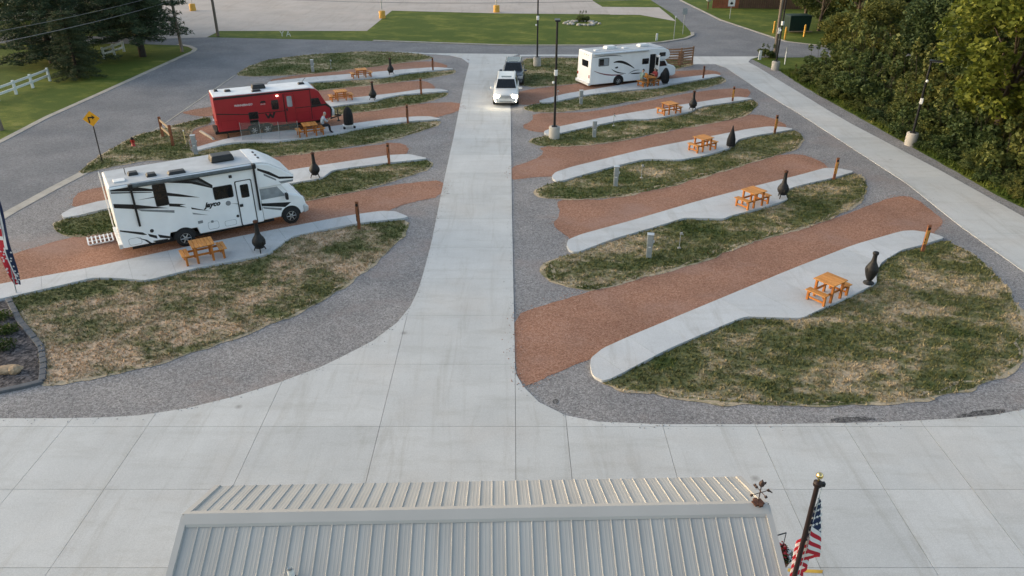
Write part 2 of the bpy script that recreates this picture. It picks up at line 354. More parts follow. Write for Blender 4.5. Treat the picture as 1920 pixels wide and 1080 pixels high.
for k, poly in enumerate([
    [(0.10, 23.30), (0.98, 23.89), (2.00, 24.50), (3.06, 25.13), (3.96, 25.83), (6.29, 27.24), (10.20, 29.59), (14.20, 31.65), (18.15, 34.52), (19.53, 35.25), (20.06, 34.95), (20.08, 33.54), (20.01, 31.90), (19.42, 31.22), (18.41, 30.15), (17.42, 30.15), (14.40, 28.51), (10.98, 26.29), (6.50, 23.15), (3.96, 21.36), (2.65, 20.48), (1.35, 19.63), (0.66, 19.05), (0.41, 18.96), (0.14, 19.48), (0.04, 21.20)],
    [(2.70, 29.42), (2.37, 30.39), (1.78, 31.59), (2.32, 32.80), (2.17, 34.31), (2.64, 34.74), (5.01, 34.66), (7.72, 36.55), (10.40, 38.62), (14.72, 41.47), (16.11, 41.96), (17.04, 41.76), (17.65, 39.77), (16.98, 38.44), (13.10, 36.08), (9.00, 33.61), (5.46, 31.28)],
    [(-0.23, 37.44), (-0.23, 39.41), (1.21, 40.79), (1.93, 42.16), (1.53, 43.39), (3.83, 43.39), (6.15, 44.14), (9.04, 45.94), (12.61, 48.38), (16.08, 50.77), (17.38, 50.22), (18.10, 47.38), (16.22, 46.41), (12.79, 44.80), (7.73, 41.86), (3.25, 38.88), (2.34, 38.10), (1.14, 37.94)],
    [(0.52, 47.62), (1.42, 49.15), (1.39, 50.91), (3.67, 51.04), (5.53, 51.33), (9.67, 54.14), (14.26, 57.40), (18.26, 58.63), (17.99, 56.22), (16.52, 54.45), (13.27, 52.92), (9.91, 51.04), (6.19, 48.89), (2.53, 46.29), (1.35, 46.41)],
    [(-0.40, 55.40), (0.49, 57.23), (2.49, 58.63), (5.06, 59.72), (9.63, 62.21), (13.55, 64.46), (16.41, 65.11), (17.66, 64.25), (17.02, 62.01), (15.14, 61.42), (12.73, 60.09), (10.07, 59.35), (7.15, 57.58), (3.95, 55.40), (1.92, 53.67), (0.95, 53.07), (-0.19, 53.98)],
    [(-23.83, 25.39), (-21.38, 28.14), (-20.98, 28.40), (-19.58, 30.10), (-18.66, 30.27), (-16.16, 31.65), (-13.01, 33.27), (-10.05, 34.45), (-7.33, 36.16), (-5.58, 37.03), (-3.44, 37.60), (-3.52, 35.10), (-4.73, 34.45), (-5.67, 33.68), (-6.11, 32.67), (-7.32, 32.15), (-8.64, 31.40), (-11.33, 29.87), (-14.19, 28.25), (-16.75, 26.66), (-19.61, 25.22), (-22.13, 23.07)],
    [(-21.15, 33.47), (-22.03, 35.33), (-21.63, 36.24), (-18.85, 38.10), (-15.31, 40.41), (-13.50, 41.47), (-10.69, 42.66), (-8.33, 43.60), (-7.07, 44.25), (-6.12, 43.39), (-6.10, 41.66), (-6.99, 40.98), (-9.05, 39.86), (-11.80, 38.44), (-14.17, 36.87), (-17.57, 35.03), (-19.94, 33.88)],
    [(-20.44, 46.65), (-19.71, 48.25), (-17.09, 49.28), (-14.38, 49.81), (-11.85, 50.63), (-9.50, 51.90), (-6.89, 53.52), (-3.56, 54.14), (-3.59, 51.47), (-4.98, 50.08), (-5.45, 49.28), (-6.41, 49.28), (-8.11, 48.76), (-10.17, 47.50), (-11.81, 46.65), (-13.77, 46.06), (-17.32, 44.14), (-18.48, 42.66), (-19.39, 43.71)],
    [(-22.58, 50.77), (-22.75, 51.47), (-21.39, 52.62), (-18.06, 55.08), (-14.70, 57.58), (-10.73, 59.54), (-7.44, 61.04), (-6.55, 60.28), (-5.82, 58.27), (-6.50, 57.23), (-8.73, 55.73), (-11.63, 54.29), (-15.05, 52.48), (-20.31, 49.81)],
    [(-19.39, 60.09), (-19.49, 61.81), (-13.95, 65.32), (-10.81, 67.33), (-7.44, 68.97), (-5.83, 67.33), (-5.52, 65.76), (-6.52, 65.11), (-11.32, 63.22), (-16.39, 61.23), (-18.72, 60.28)]]):
    red_pad(poly, k)

# ------------------------------------------------------------------ concrete drives, each slab its own piece
def slabs(name, poly, cuts, top, mat, depth=.08, gap=.006):
    bed = sheet(name, poly, top - .022, MT['joint'])
    pcs = [poly]
    for n, c, *lim in cuts:
        if lim:
            far = [p for p in pcs if max(q[1] for q in p) > lim[0] + .1]; near = [p for p in pcs if max(q[1] for q in p) <= lim[0] + .1]
            pcs = far + cut(near, n, c, gap)
        else: pcs = cut(pcs, n, c, gap)
    for p in pcs:
        MB().prism(p, top - depth, top).build('concrete_slab', mat, bed, bevel=0)
    return bed
drive_l = [(-4.39, 71.95), (-3.87, 69.45), (-3.79, 67.10), (-3.80, 61.23), (-3.62, 45.03), (-3.58, 36.55), (-3.50, 29.87), (-3.52, 27.73), (-3.55, 26.29), (-3.59, 25.17), (-3.73, 23.93), (-4.06, 22.74), (-4.71, 21.53), (-5.59, 20.52), (-6.15, 19.93), (-7.28, 19.05), (-8.37, 18.36), (-9.60, 17.78), (-10.79, 17.45), (-11.76, 17.35), (-12.82, 17.31), (-14.82, 17.30), (-22.45, 17.20)]
drive_r = [(15.66, 17.91), (15.08, 17.73), (13.98, 17.45), (12.65, 17.28), (10.57, 17.12), (7.33, 17.03), (4.28, 17.03), (2.46, 17.15), (1.55, 17.45), (0.80, 18.09), (0.33, 18.91), (0.15, 19.48), (0.10, 19.93), (0.09, 21.20), (0.06, 24.54), (0.00, 32.93), (-0.09, 51.33), (-0.15, 70.43), (0.60, 71.95)]
apron = chaikin([(-9.04, 72.47), (-5.72, 71.69), (-4.28, 69.93)], 0)[:2] + drive_l[1:] + [(-26, 1.5), (30, 1.5), (30, 17.6)] + [(19.95, 19.63), (17.90, 18.63), (16.66, 18.22)] + drive_r
ycuts = [((0, 1), y) for y in (4.2, 8.0, 11.9, 14.4, 16.93, 20.1, 23.25, 26.1, 29.0, 32.2, 35.4, 38.6, 41.8, 45, 48.2, 51.4, 54.6, 57.8, 61, 64.2, 67.4)]
xcuts = [((1, 0), -3.77, 23.25), ((1, 0), .1, 20.1)] + [((1, 0), x) for x in (-22.4, -19.2, -15.9, -12.72, -10.4, -7.15, 1.56, 4.3, 6.95, 9.5, 11.75, 14.8, 18, 21.2, 24.4)]
slabs('central_drive', apron, ycuts + xcuts, .032, MT['concrete'])
rroad = [(16.72, 70.80), (22.87, 70.80), (21.72, 69.69), (21.07, 68.25), (21.29, 66.20), (21.58, 59.91), (21.76, 56.72), (22.03, 51.04), (22.27, 48.00), (22.87, 43.18), (23.37, 39.14), (23.97, 32.41), (24.64, 24.33), (24.93, 18.49), (21.62, 16.96), (21.20, 19.93), (20.53, 23.53), (20.52, 26.71), (20.45, 29.26), (20.41, 31.34), (20.59, 36.95), (20.20, 42.87), (19.69, 50.63), (18.94, 58.10), (18.49, 65.76), (17.95, 67.33), (15.98, 67.33)]
p0, p1 = (18.091, 67.327), (20.518, 26.710); dl = math.hypot(p1[0] - p0[0], p1[1] - p0[1]); dn = ((p1[0] - p0[0]) / dl, (p1[1] - p0[1]) / dl)
slabs('side_drive', rroad, [(dn, dn[0] * p0[0] + dn[1] * p0[1] + k * 3.7) for k in range(-2, 16)], .034, MT['concrete'])

# raised walkways beside each pitch
def walkway(poly, k, step=1.55):
    p = chaikin(poly, 1, .12); xs = [q[0] for q in p]; ys = [q[1] for q in p]
    A = np.array(p) - np.mean(p, axis=0); _, _, vt = np.linalg.svd(A); d = vt[0]
    t = np.array(p) @ d; c0 = t.min() + .9; cuts = []
    while c0 < t.max(): cuts.append(((d[0], d[1]), c0)); c0 += step
    slabs('walkway', p, cuts, .11, MT['walk'], .14, .004)
WALKS = {
 'R1': [(2.52, 19.48), (2.50, 19.93), (2.57, 20.36), (3.01, 20.93), (4.01, 21.70), (6.58, 23.53), (11.13, 26.76), (14.66, 29.15), (17.40, 30.62), (17.95, 30.68), (18.55, 30.44), (19.00, 29.93), (17.50, 29.09), (16.50, 28.66), (15.13, 27.48), (14.49, 26.52), (14.12, 25.61), (12.42, 24.37), (11.32, 23.65), (10.29, 22.92), (9.31, 22.96), (8.29, 23.04), (6.82, 22.05), (5.13, 20.87), (3.08, 19.19), (2.81, 19.08), (2.60, 19.28)],
 'R2': [(2.40, 28.66), (2.34, 29.15), (2.46, 29.70), (3.07, 30.27), (5.54, 31.84), (9.16, 34.31), (13.33, 36.87), (15.42, 38.10), (17.18, 39.23), (17.88, 39.14), (18.54, 38.62), (16.83, 37.52), (15.22, 36.71), (14.11, 36.01), (13.72, 35.33), (13.60, 34.52), (12.35, 33.61), (10.24, 32.41), (9.77, 32.03), (8.91, 32.09), (7.99, 32.15), (6.66, 31.22), (4.30, 29.70), (2.81, 28.45), (2.56, 28.45)],
 'R3': [(2.17, 37.44), (2.13, 37.94), (2.36, 38.53), (3.29, 39.41), (7.86, 42.66), (10.42, 44.14), (12.98, 45.59), (14.97, 46.77), (16.52, 47.38), (17.51, 47.25), (17.96, 46.77), (16.82, 46.17), (15.28, 45.48), (13.87, 44.58), (13.42, 43.71), (12.85, 42.77), (11.02, 41.37), (9.40, 40.60), (7.56, 40.79), (5.59, 39.50), (3.56, 37.94), (2.66, 37.19), (2.29, 37.11)],
 'R4': [(2.07, 45.71), (2.02, 46.29), (2.56, 47.01), (6.28, 49.68), (10.06, 51.90), (13.43, 53.67), (15.67, 54.92), (16.73, 55.24), (17.66, 54.76), (16.16, 53.83), (13.58, 52.62), (12.85, 51.90), (12.40, 51.18), (10.63, 49.95), (9.24, 49.15), (7.34, 49.02), (5.17, 47.50), (3.37, 46.17), (2.49, 45.48)],
 'R5': [(2.03, 53.52), (1.97, 54.14), (4.00, 56.22), (7.22, 58.27), (10.18, 60.09), (12.94, 61.23), (15.36, 62.41), (16.82, 63.01), (17.25, 62.41), (15.53, 61.23), (12.83, 59.54), (11.35, 58.27), (8.10, 57.06), (5.57, 55.89), (2.88, 53.67)],
 'L1': [(-20.65, 24.92), (-19.80, 25.52), (-16.92, 27.00), (-14.35, 28.66), (-11.47, 30.33), (-8.73, 31.84), (-7.39, 32.54), (-6.16, 33.00), (-5.51, 32.93), (-4.83, 32.28), (-5.08, 32.09), (-6.84, 31.59), (-8.17, 30.92), (-9.59, 30.10), (-9.81, 29.59), (-10.15, 28.35), (-10.63, 27.94), (-12.61, 27.00), (-14.26, 25.83), (-15.05, 25.97), (-15.68, 26.06), (-16.45, 26.06), (-17.30, 25.48), (-19.08, 24.33), (-19.93, 23.81)],
 'L2': [(-20.84, 32.15), (-21.18, 32.60), (-21.08, 33.34), (-20.15, 34.31), (-17.72, 35.40), (-14.32, 37.35), (-11.93, 38.97), (-9.15, 40.41), (-7.06, 41.47), (-5.95, 41.66), (-4.76, 40.89), (-5.71, 40.51), (-6.86, 40.14), (-8.80, 39.32), (-9.80, 38.79), (-10.03, 37.60), (-11.62, 36.71), (-13.05, 35.93), (-15.22, 35.93), (-17.51, 34.88), (-19.48, 33.20), (-20.26, 32.47)],
 'L3': [(-18.55, 42.16), (-18.84, 42.77), (-17.50, 44.69), (-16.01, 45.71), (-13.92, 46.65), (-11.95, 47.25), (-10.29, 48.12), (-8.19, 49.28), (-6.47, 49.81), (-5.50, 49.81), (-4.69, 49.15), (-6.79, 48.63), (-8.97, 47.50), (-10.04, 46.77), (-10.72, 45.94), (-12.88, 44.80), (-14.50, 44.03), (-15.79, 44.14), (-17.05, 43.82), (-18.11, 42.77)],
 'L4': [(-19.71, 48.63), (-19.99, 49.41), (-15.16, 52.92), (-11.75, 54.92), (-8.82, 56.39), (-6.76, 57.75), (-5.53, 57.75), (-4.78, 57.06), (-6.43, 56.55), (-8.35, 55.89), (-9.40, 54.92), (-10.00, 53.83), (-11.78, 53.07), (-13.41, 51.90)],
 'L5': [(-19.25, 59.17), (-19.36, 60.28), (-16.53, 61.81), (-11.42, 63.84), (-9.09, 64.89), (-6.58, 65.76), (-4.88, 65.11), (-6.55, 64.46), (-9.10, 63.22), (-10.04, 62.01), (-13.12, 61.04), (-15.32, 60.28), (-17.62, 59.35)],
}
for k, w in enumerate(WALKS.values()): walkway(w, k)

# ------------------------------------------------------------------ lawn islands
LAWNS = [
 ('turf_mid', 60, [(2.78, 19.08), (3.07, 19.16), (5.12, 20.84), (6.81, 22.02), (8.28, 23.00), (9.30, 22.92), (10.28, 22.89), (11.30, 23.61), (12.40, 24.33), (14.12, 25.57), (14.52, 26.52), (15.13, 27.44), (16.48, 28.61), (17.47, 29.04), (18.94, 29.81), (19.27, 28.77), (19.32, 27.24), (18.98, 25.17), (18.32, 23.34), (17.40, 21.53), (16.46, 20.23), (15.47, 19.48), (13.67, 18.63), (12.18, 18.22), (10.15, 17.96), (8.54, 17.91), (7.29, 17.96), (5.92, 18.17), (4.68, 18.41), (3.74, 18.63), (3.12, 18.85)]),
 ('turf_mid', 55, [(2.56, 28.40), (2.81, 28.40), (4.30, 29.64), (6.65, 31.16), (7.97, 32.09), (8.90, 32.03), (9.75, 31.96), (10.22, 32.34), (12.33, 33.54), (13.60, 34.45), (13.75, 35.33), (14.11, 35.93), (15.20, 36.63), (16.80, 37.44), (18.51, 38.53), (18.66, 37.94), (18.47, 36.87), (17.99, 35.78), (17.15, 34.52), (16.04, 33.20), (13.48, 31.34), (11.32, 30.21), (9.75, 29.20), (8.32, 27.99), (5.30, 26.43), (3.59, 25.39), (2.85, 25.13), (2.06, 25.52), (1.47, 26.01), (1.31, 26.76), (1.54, 27.64), (2.12, 28.14)]),
 ('turf_green', 40, [(2.23, 37.11), (2.65, 37.11), (3.55, 37.85), (5.58, 39.41), (7.55, 40.70), (9.38, 40.51), (11.00, 41.27), (12.82, 42.66), (13.42, 43.60), (13.88, 44.47), (15.24, 45.37), (16.79, 46.06), (17.92, 46.65), (18.17, 46.17), (17.98, 45.14), (17.23, 43.60), (16.25, 42.36), (14.67, 41.27), (10.28, 38.10), (7.52, 36.16), (5.33, 35.10), (3.30, 34.74), (1.85, 34.81), (1.33, 35.10), (1.19, 35.70), (1.60, 36.55)]),
 ('turf_green', 35, [(2.06, 45.48), (2.48, 45.37), (3.36, 46.06), (5.16, 47.38), (7.32, 48.89), (9.21, 49.02), (10.60, 49.81), (12.37, 51.04), (12.86, 51.75), (13.54, 52.48), (16.12, 53.67), (17.61, 54.60), (17.57, 53.52), (16.80, 51.75), (15.24, 49.68), (10.62, 47.13), (6.69, 44.58), (4.48, 43.60), (3.03, 43.39), (1.60, 43.60), (1.17, 44.25), (1.31, 44.91)]),
 ('turf_green', 30, [(1.91, 53.52), (2.87, 53.52), (5.55, 55.73), (8.08, 56.89), (11.32, 58.10), (12.80, 59.35), (15.49, 61.04), (17.20, 62.21), (17.31, 61.42), (16.50, 59.91), (15.65, 58.99), (13.20, 57.23), (9.82, 55.08), (6.62, 52.77), (3.69, 51.33), (1.66, 51.18), (0.89, 51.90), (0.94, 52.62)]),
 ('turf_green', 22, [(0.82, 69.69), (4.39, 70.18), (16.19, 69.45), (15.83, 67.10), (13.64, 64.89), (9.71, 62.81), (5.08, 59.91), (1.66, 58.63), (0.84, 59.17), (0.56, 61.23)]),
 ('turf_dry', 60, [(-18.82, 24.50), (-17.28, 25.43), (-16.43, 26.01), (-15.66, 26.01), (-15.03, 25.92), (-14.24, 25.79), (-12.59, 26.95), (-10.62, 27.89), (-10.13, 28.30), (-9.79, 29.53), (-9.58, 30.04), (-8.16, 30.86), (-6.83, 31.52), (-5.00, 32.09), (-4.83, 31.34), (-4.90, 30.15), (-5.06, 29.31), (-5.68, 27.48), (-6.41, 25.61), (-7.15, 24.33), (-8.03, 23.15), (-9.35, 21.88), (-10.59, 20.80), (-11.80, 19.93), (-13.07, 19.39), (-14.09, 19.11), (-14.47, 18.99), (-14.84, 19.63), (-15.13, 20.23), (-15.82, 21.20), (-16.66, 22.05), (-17.56, 22.96), (-18.38, 23.93)]),
 ('turf_green', 45, [(-20.85, 32.09), (-20.22, 32.41), (-19.45, 33.13), (-17.48, 34.81), (-15.20, 35.85), (-13.03, 35.85), (-11.60, 36.63), (-10.01, 37.52), (-9.75, 38.70), (-8.78, 39.23), (-6.85, 40.04), (-5.70, 40.41), (-4.72, 40.79), (-4.52, 39.95), (-4.68, 39.23), (-5.51, 38.10), (-7.35, 36.32), (-10.07, 34.52), (-13.03, 33.34), (-16.19, 31.71), (-18.63, 30.21), (-19.97, 30.39), (-20.65, 30.98), (-21.04, 31.65)]),
 ('turf_green', 35, [(-23.48, 38.79), (-23.70, 40.70), (-23.70, 42.26), (-23.45, 45.48), (-22.54, 46.89), (-21.67, 48.25), (-20.43, 49.95), (-19.76, 48.38), (-20.61, 47.01), (-19.37, 43.50), (-18.57, 42.06), (-18.07, 42.66), (-17.01, 43.71), (-15.76, 44.03), (-14.47, 43.93), (-12.86, 44.69), (-10.70, 45.83), (-10.01, 46.65), (-8.95, 47.38), (-6.78, 48.50), (-4.68, 49.02), (-4.98, 47.62), (-6.79, 45.37), (-8.25, 44.14), (-11.27, 42.46), (-13.72, 41.37), (-15.97, 40.60), (-20.01, 40.89), (-20.88, 40.79), (-22.37, 39.50), (-23.19, 38.44)]),
 ('turf_green', 30, [(-19.67, 48.50), (-13.38, 51.75), (-11.75, 52.92), (-9.98, 53.67), (-9.38, 54.76), (-8.33, 55.73), (-6.41, 56.39), (-4.73, 56.89), (-4.96, 55.73), (-6.01, 54.29), (-6.89, 53.52), (-9.48, 51.75), (-11.67, 50.63), (-14.34, 49.68), (-16.97, 48.89), (-18.83, 48.12)]),
 ('turf_green', 25, [(-17.57, 59.17), (-15.27, 60.09), (-13.09, 60.85), (-10.01, 61.81), (-9.07, 63.01), (-6.53, 64.25), (-4.86, 64.89), (-4.87, 63.63), (-6.74, 61.81), (-10.73, 59.54), (-14.70, 57.58), (-16.08, 56.55), (-20.16, 54.29), (-20.58, 55.56)]),
 ('turf_green', 22, [(-22.86, 62.81), (-23.00, 65.76), (-22.16, 69.20), (-18.90, 71.69), (-14.20, 73.26), (-11.12, 72.99), (-9.01, 72.21), (-7.20, 70.43), (-7.51, 69.69), (-11.84, 66.42), (-15.90, 63.84), (-18.98, 62.81), (-21.07, 62.41)]),
]
GRASS = []; RIMS = []; RIMI = []
WPTS = np.concatenate([np.array(ragged(w, .18, 0)) for w in WALKS.values()])
for k, (mt, dens, poly) in enumerate(LAWNS):
    p = ragged(chaikin(poly, 1, .15), .2, .07, 2.2, 20 + k)
    o = MB().prism(p, -.02, .034).build('lawn', MT[mt]); struct(o)
    GRASS.append((mt, dens, p))
    # straw-dry rim of the turf, fading out where a walkway borders it
    sg = -1 if sum(p[t][0] * p[(t + 1) % len(p)][1] - p[(t + 1) % len(p)][0] * p[t][1] for t in range(len(p))) < 0 else 1
    Q = np.array(p); near = np.min(np.linalg.norm(Q[:, None, :] - WPTS[None, :, :], axis=2), axis=1) < .35; L_ = len(p); ro, ri = [], []
    for i_ in range(L_):
        a_, q_, e_ = p[i_ - 2], p[i_], p[(i_ + 2) % L_]; d_ = Vector((e_[0] - a_[0], e_[1] - a_[1], 0)).normalized()
        n1 = noise.noise(Vector((q_[0] * .8, q_[1] * .8, k))); n2 = noise.noise(Vector((q_[0] * 2.7, q_[1] * 2.7, k + 9))); n3 = noise.noise(Vector((q_[0] * 1.1, q_[1] * 1.1, k + 30)))
        wo, wi = max(.02, .09 + .22 * n1 + .06 * n2), max(.02, .16 + .35 * n3 + .14 * n2)
        if near[i_]: wo = wi = .006
        ro.append((q_[0] + sg * d_.y * wo, q_[1] - sg * d_.x * wo, .0235)); ri.append((q_[0] - sg * d_.y * wi, q_[1] + sg * d_.x * wi, .0375))
    fb_ = MB(); fb_.add(ro + ri, [(i_, (i_ + 1) % L_, L_ + (i_ + 1) % L_, L_ + i_) for i_ in range(L_)]); fo = fb_.build('lawn_rim', MT['turf_fringe']); struct(fo)
    RIMS.append([(u_, v_) for u_, v_, _ in ro]); RIMI.append([(u_, v_) for u_, v_, _ in ri])
def blades(name, mt, sets, label, hs=1.0, hole=None, rnd=np.random.default_rng(3)):
    T = []
    for si, (dens, p, zb) in enumerate(sets):
        A = np.array(p); lo, hi = A.min(0), A.max(0); n = int((hi[0] - lo[0]) * (hi[1] - lo[1]) * dens)
        P = rnd.random((n, 2)) * (hi - lo) + lo; P = P[inside(P, p)]
        if hole: P = P[~inside(P, hole[si])]
        n = len(P)
        for b in range(3):
            a = rnd.random(n) * 6.283; w = .014 + rnd.random(n) * .024; h = (.03 + rnd.random(n) ** 2 * .10) * hs
            off = (rnd.random((n, 2)) - .5) * .09; ln = (rnd.random((n, 2)) - .5) * 1.1 * h[:, None]
            c = P + off; z = np.full(n, zb)
            d = np.stack([np.cos(a), np.sin(a)], 1) * w[:, None]
            v0 = np.column_stack([c - d, z]); v1 = np.column_stack([c + d, z]); v2 = np.column_stack([c + ln, z + h])
            T.append(np.stack([v0, v1, v2], 1).reshape(-1, 3))
    o = link(name, quick_mesh(name, np.concatenate(T), 3, MT[mt])); tag(o, label, 'grass', kind='stuff')
blades('grass', 'turf_fringe_blade', [(26, p, .026) for p in RIMS], 'dry straw grass along the rims of the turf islands', hole=RIMI)
for mt, lab in (('turf_dry', 'short straw-dry turf on the island before the striped motorhome'), ('turf_mid', 'short half-dry turf on the two nearest islands right of the drive'), ('turf_green', 'short greener turf on the far islands')):
    blades('grass', mt + '_blade', [(d * 2.2, p, .03) for m_, d, p in GRASS if m_ == mt], lab)

# kerbs along the street
def strip(name, pts, w, z, mat, h=.1):
    b = MB(); L, Rr = [], []
    for i, p in enumerate(pts):
        a = Vector((*pts[max(0, i - 1)], 0)); c = Vector((*pts[min(len(pts) - 1, i + 1)], 0)); d = (c - a).normalized(); nr = Vector((-d.y, d.x, 0)) * w / 2
        L.append((p[0] + nr.x, p[1] + nr.y)); Rr.append((p[0] - nr.x, p[1] - nr.y))
    for i in range(len(pts) - 1):
        b.prism([L[i], L[i + 1], Rr[i + 1], Rr[i]], z - h, z)
    return struct(b.build(name, mat))
strip('kerb', [(-31.41, 32.34), (-31.20, 44.36), (-31.42, 50.08), (-31.11, 56.05), (-30.81, 63.63), (-30.49, 71.43), (-30.34, 73.26), (-30.64, 74.62), (-31.69, 76.02), (-33.25, 77.18)], .42, .03, MT['kerb'])
strip('kerb', [(-24.19, 23.26), (-23.86, 33.07), (-23.55, 36.24), (-23.04, 39.95)], .55, .03, MT['kerb'])
strip('kerb', [(-23.02, 40.23), (-22.81, 47.62), (-22.89, 55.40), (-22.98, 63.01)], .12, .02, MT['kerb'])
strip('kerb', [(-14.13, 78.98), (0.00, 76.31), (10.00, 76.31), (15.05, 78.07), (17.91, 80.22), (19.10, 82.15), (19.40, 83.83)], .35, .09, MT['kerb'])
strip('kerb', [(23.56, 111.43), (24.70, 93.25), (27.04, 82.15), (27.88, 78.67), (31.38, 75.73)], .3, .03, MT['kerb'])
strip('kerb', [(0.74, 71.18), (4.46, 71.31), (10.84, 70.93), (16.60, 70.68)], .7, .05, MT['walk'])
strip('kerb', [(-11.12, 72.99), (-8.53, 72.34), (-5.65, 71.43), (-4.49, 70.18), (-3.75, 68.02)], .3, .04, MT['walk'])
MT['yellow_paint'] = plain('worn_yellow_paint', (.62, .38, .06), .7, var=.25, scale=3)
sheet('painted_line', [(6.22, 11.88), (6.99, 11.83), (6.93, 11.74), (6.17, 11.79)], .036, MT['yellow_paint'])

# loose stones kicked out along the pad and gravel edges
MT['stone_red'] = plain('loose_red_stone', (.31, .155, .10), .9, var=.35, scale=3); MT['stone_grey'] = plain('loose_grey_stone', (.25, .245, .245), .9, var=.4, scale=3)
def loose(name, mat, lines, per_m, spread, z, label, seed):
    rnd = np.random.default_rng(seed); P = []
    for ln in lines:
        A = np.array(ln); B = np.roll(A, -1, axis=0) if len(ln) > 60 else A[1:]; A = A[:len(B)]
        for a, e in zip(A, B):
            k = rnd.poisson(per_m * np.linalg.norm(e - a))
            if k: P.append(a + (e - a) * rnd.random((k, 1)) + rnd.normal(size=(k, 2)) * spread)
    P = np.concatenate(P); n = len(P); s_ = .010 + rnd.random(n) ** 2 * .022
    u = np.array([(1, 0, 0), (-.4, .9, 0), (-.5, -.8, 0), (.1, .1, .8)])
    ang = rnd.random(n) * 6.283; ca_, sa_ = np.cos(ang), np.sin(ang); V = []
    for q in u:
        V.append(np.column_stack([P[:, 0] + s_ * (q[0] * ca_ - q[1] * sa_), P[:, 1] + s_ * (q[0] * sa_ + q[1] * ca_), z + s_ * q[2]]))
    tri = [np.stack([V[i], V[j], V[k]], 1) for i, j, k in ((0, 1, 3), (1, 2, 3), (2, 0, 3))]
    o = link(name, quick_mesh(name, np.concatenate(tri).reshape(-1, 3), 3, mat)); tag(o, label, 'gravel', kind='stuff')
loose('loose_gravel', MT['stone_red'], PADS, 26, .16, .034, 'loose red stones scattered along the pitch edges', 5)
loose('loose_gravel', MT['stone_grey'], [drive_l[5:], drive_r[1:-3], rroad[14:]], 16, .12, .034, 'loose grey stones scattered along the drive edges', 6)

# ------------------------------------------------------------------ vehicles
MT['rv_white'] = plain('white_gelcoat', (.84, .86, .87), .3, var=.05, scale=1.5, spec=.5)
MT['rv_roof'] = plain('rv_roof_membrane', (.46, .48, .495), .7, var=.1, scale=2)
MT['black_trim'] = plain('black_vinyl', (.014, .015, .017), .35, var=.3)
MT['grey_decal'] = plain('grey_decal', (.22, .235, .245), .4)
MT['black_plastic'] = plain('black_plastic', (.02, .021, .023), .5, var=.3, scale=9)
MT['tyre'] = plain('tyre_rubber', (.018, .018, .019), .85, var=.3, scale=12)
MT['rim'] = plain('steel_rim', (.45, .46, .47), .3, .8, var=.15, scale=9)
MT['glass'] = glass_mat('dark_glass')
MT['sky_glass'] = glass_mat('pale_glass', (.28, .31, .33), .12)
MT['awning_grey'] = plain('awning_fabric_grey', (.10, .115, .12), .7, var=.25)
MT['frame_grey'] = plain('light_aluminium', (.55, .57, .58), .35, .5, var=.1)
MT['red_paint'] = plain('deep_red_gelcoat', (.31, .014, .022), .32, var=.1, scale=1.2, spec=.5)
MT['red_dark'] = plain('dark_red_trim', (.20, .012, .018), .4, var=.1)
MT['roof_white'] = plain('white_roof_membrane', (.72, .74, .75), .7, var=.07, scale=2)
MT['tail'] = plain('red_tail_lens', (.35, .012, .012), .2, var=.2)
MT['lit_lamp'] = glow('lit_porch_lamp', (1, .8, .6), 3)
MT['headlamp'] = glow('lit_headlamp', (1, .86, .62), 18)
MT['white_metal'] = plain('white_painted_metal', (.72, .73, .73), .45, var=.08)
MT['under'] = plain('dark_chassis', (.015, .015, .016), .8, var=.3)
MT['maroon'] = plain('maroon_decal', (.20, .06, .075), .4)

def rrect(x0, z0, x1, z1, r=.05, n=3):
    out = []
    for cx, cz, a0 in ((x1 - r, z0 + r, -90), (x1 - r, z1 - r, 0), (x0 + r, z1 - r, 90), (x0 + r, z0 + r, 180)):
        for i in range(n + 1):
            a = R(a0 + 90 * i / n); out.append((cx + r * math.cos(a), cz + r * math.sin(a)))
    return out
def wheel(parent, x, y, r, w, dual=False):
    """axle along y, outer face at y"""
    t = MB().lathe([(r * .55, 0), (r * .9, -.004), (r, .04), (r, w - .04), (r * .9, w), (r * .5, w)], (x, y, r), 24, axis='Y')
    o = t.build('wheel', MT['tyre'], parent)
    k = MB().lathe([(.02, .0), (r * .2, -.012), (r * .25, .03), (r * .45, .045), (r * .56, -.006), (r * .6, .01)], (x, y, r), 20, axis='Y')
    for i in range(6):
        a = i * math.pi / 3; k.tube((x + r * .2 * math.cos(a), y - .004, r + r * .2 * math.sin(a)), (x + r * .55 * math.cos(a), y - .004, r + r * .55 * math.sin(a)), .03, .022, 5)
    k.build('rim', MT['rim'], o)
    return o
def arch(parent, x, z, r, y, n=14, base=None):
    pts = [(x - r, base if base is not None else z - .25)] + [(x + r * math.cos(math.pi - math.pi * i / n), z + r * math.sin(math.pi * i / n)) for i in range(n + 1)] + [(x + r, base if base is not None else z - .25)]
    MB().side(pts, y - .006, y + .4).build('wheel_arch', MT['under'], parent)
def pane(parent, poly, y, name='window', t=.012, mat='glass', frame=True):
    cx = sum(p[0] for p in poly) / len(poly); cz = sum(p[1] for p in poly) / len(poly)
    o = MB().side([(cx + (a - cx) * 1.0, cz + (b - cz) * 1.0) for a, b in poly], y - t, y + .02).build(name, MT[mat], parent)
    if frame:
        fr = MB(); n = len(poly)
        w = [(a + math.copysign(.028, a - cx), b + math.copysign(.028, b - cz)) for a, b in poly]
        vs_ = [(a, y - t * 1.2, b) for a, b in poly] + [(a, y - t * 1.2, b) for a, b in w] + [(a, y + .01, b) for a, b in w]
        fr.add(vs_, [(i, (i + 1) % n, n + (i + 1) % n, n + i) for i in range(n)] + [(n + i, n + (i + 1) % n, 2 * n + (i + 1) % n, 2 * n + i) for i in range(n)])
        fr.build('window_frame', MT['black_plastic'], o)
    return o
def decal(parent, poly, y, mat='black_trim', t=.004, name='stripe'):
    return MB().side(poly, y - t, y + .01).build(name, MT[mat], parent)
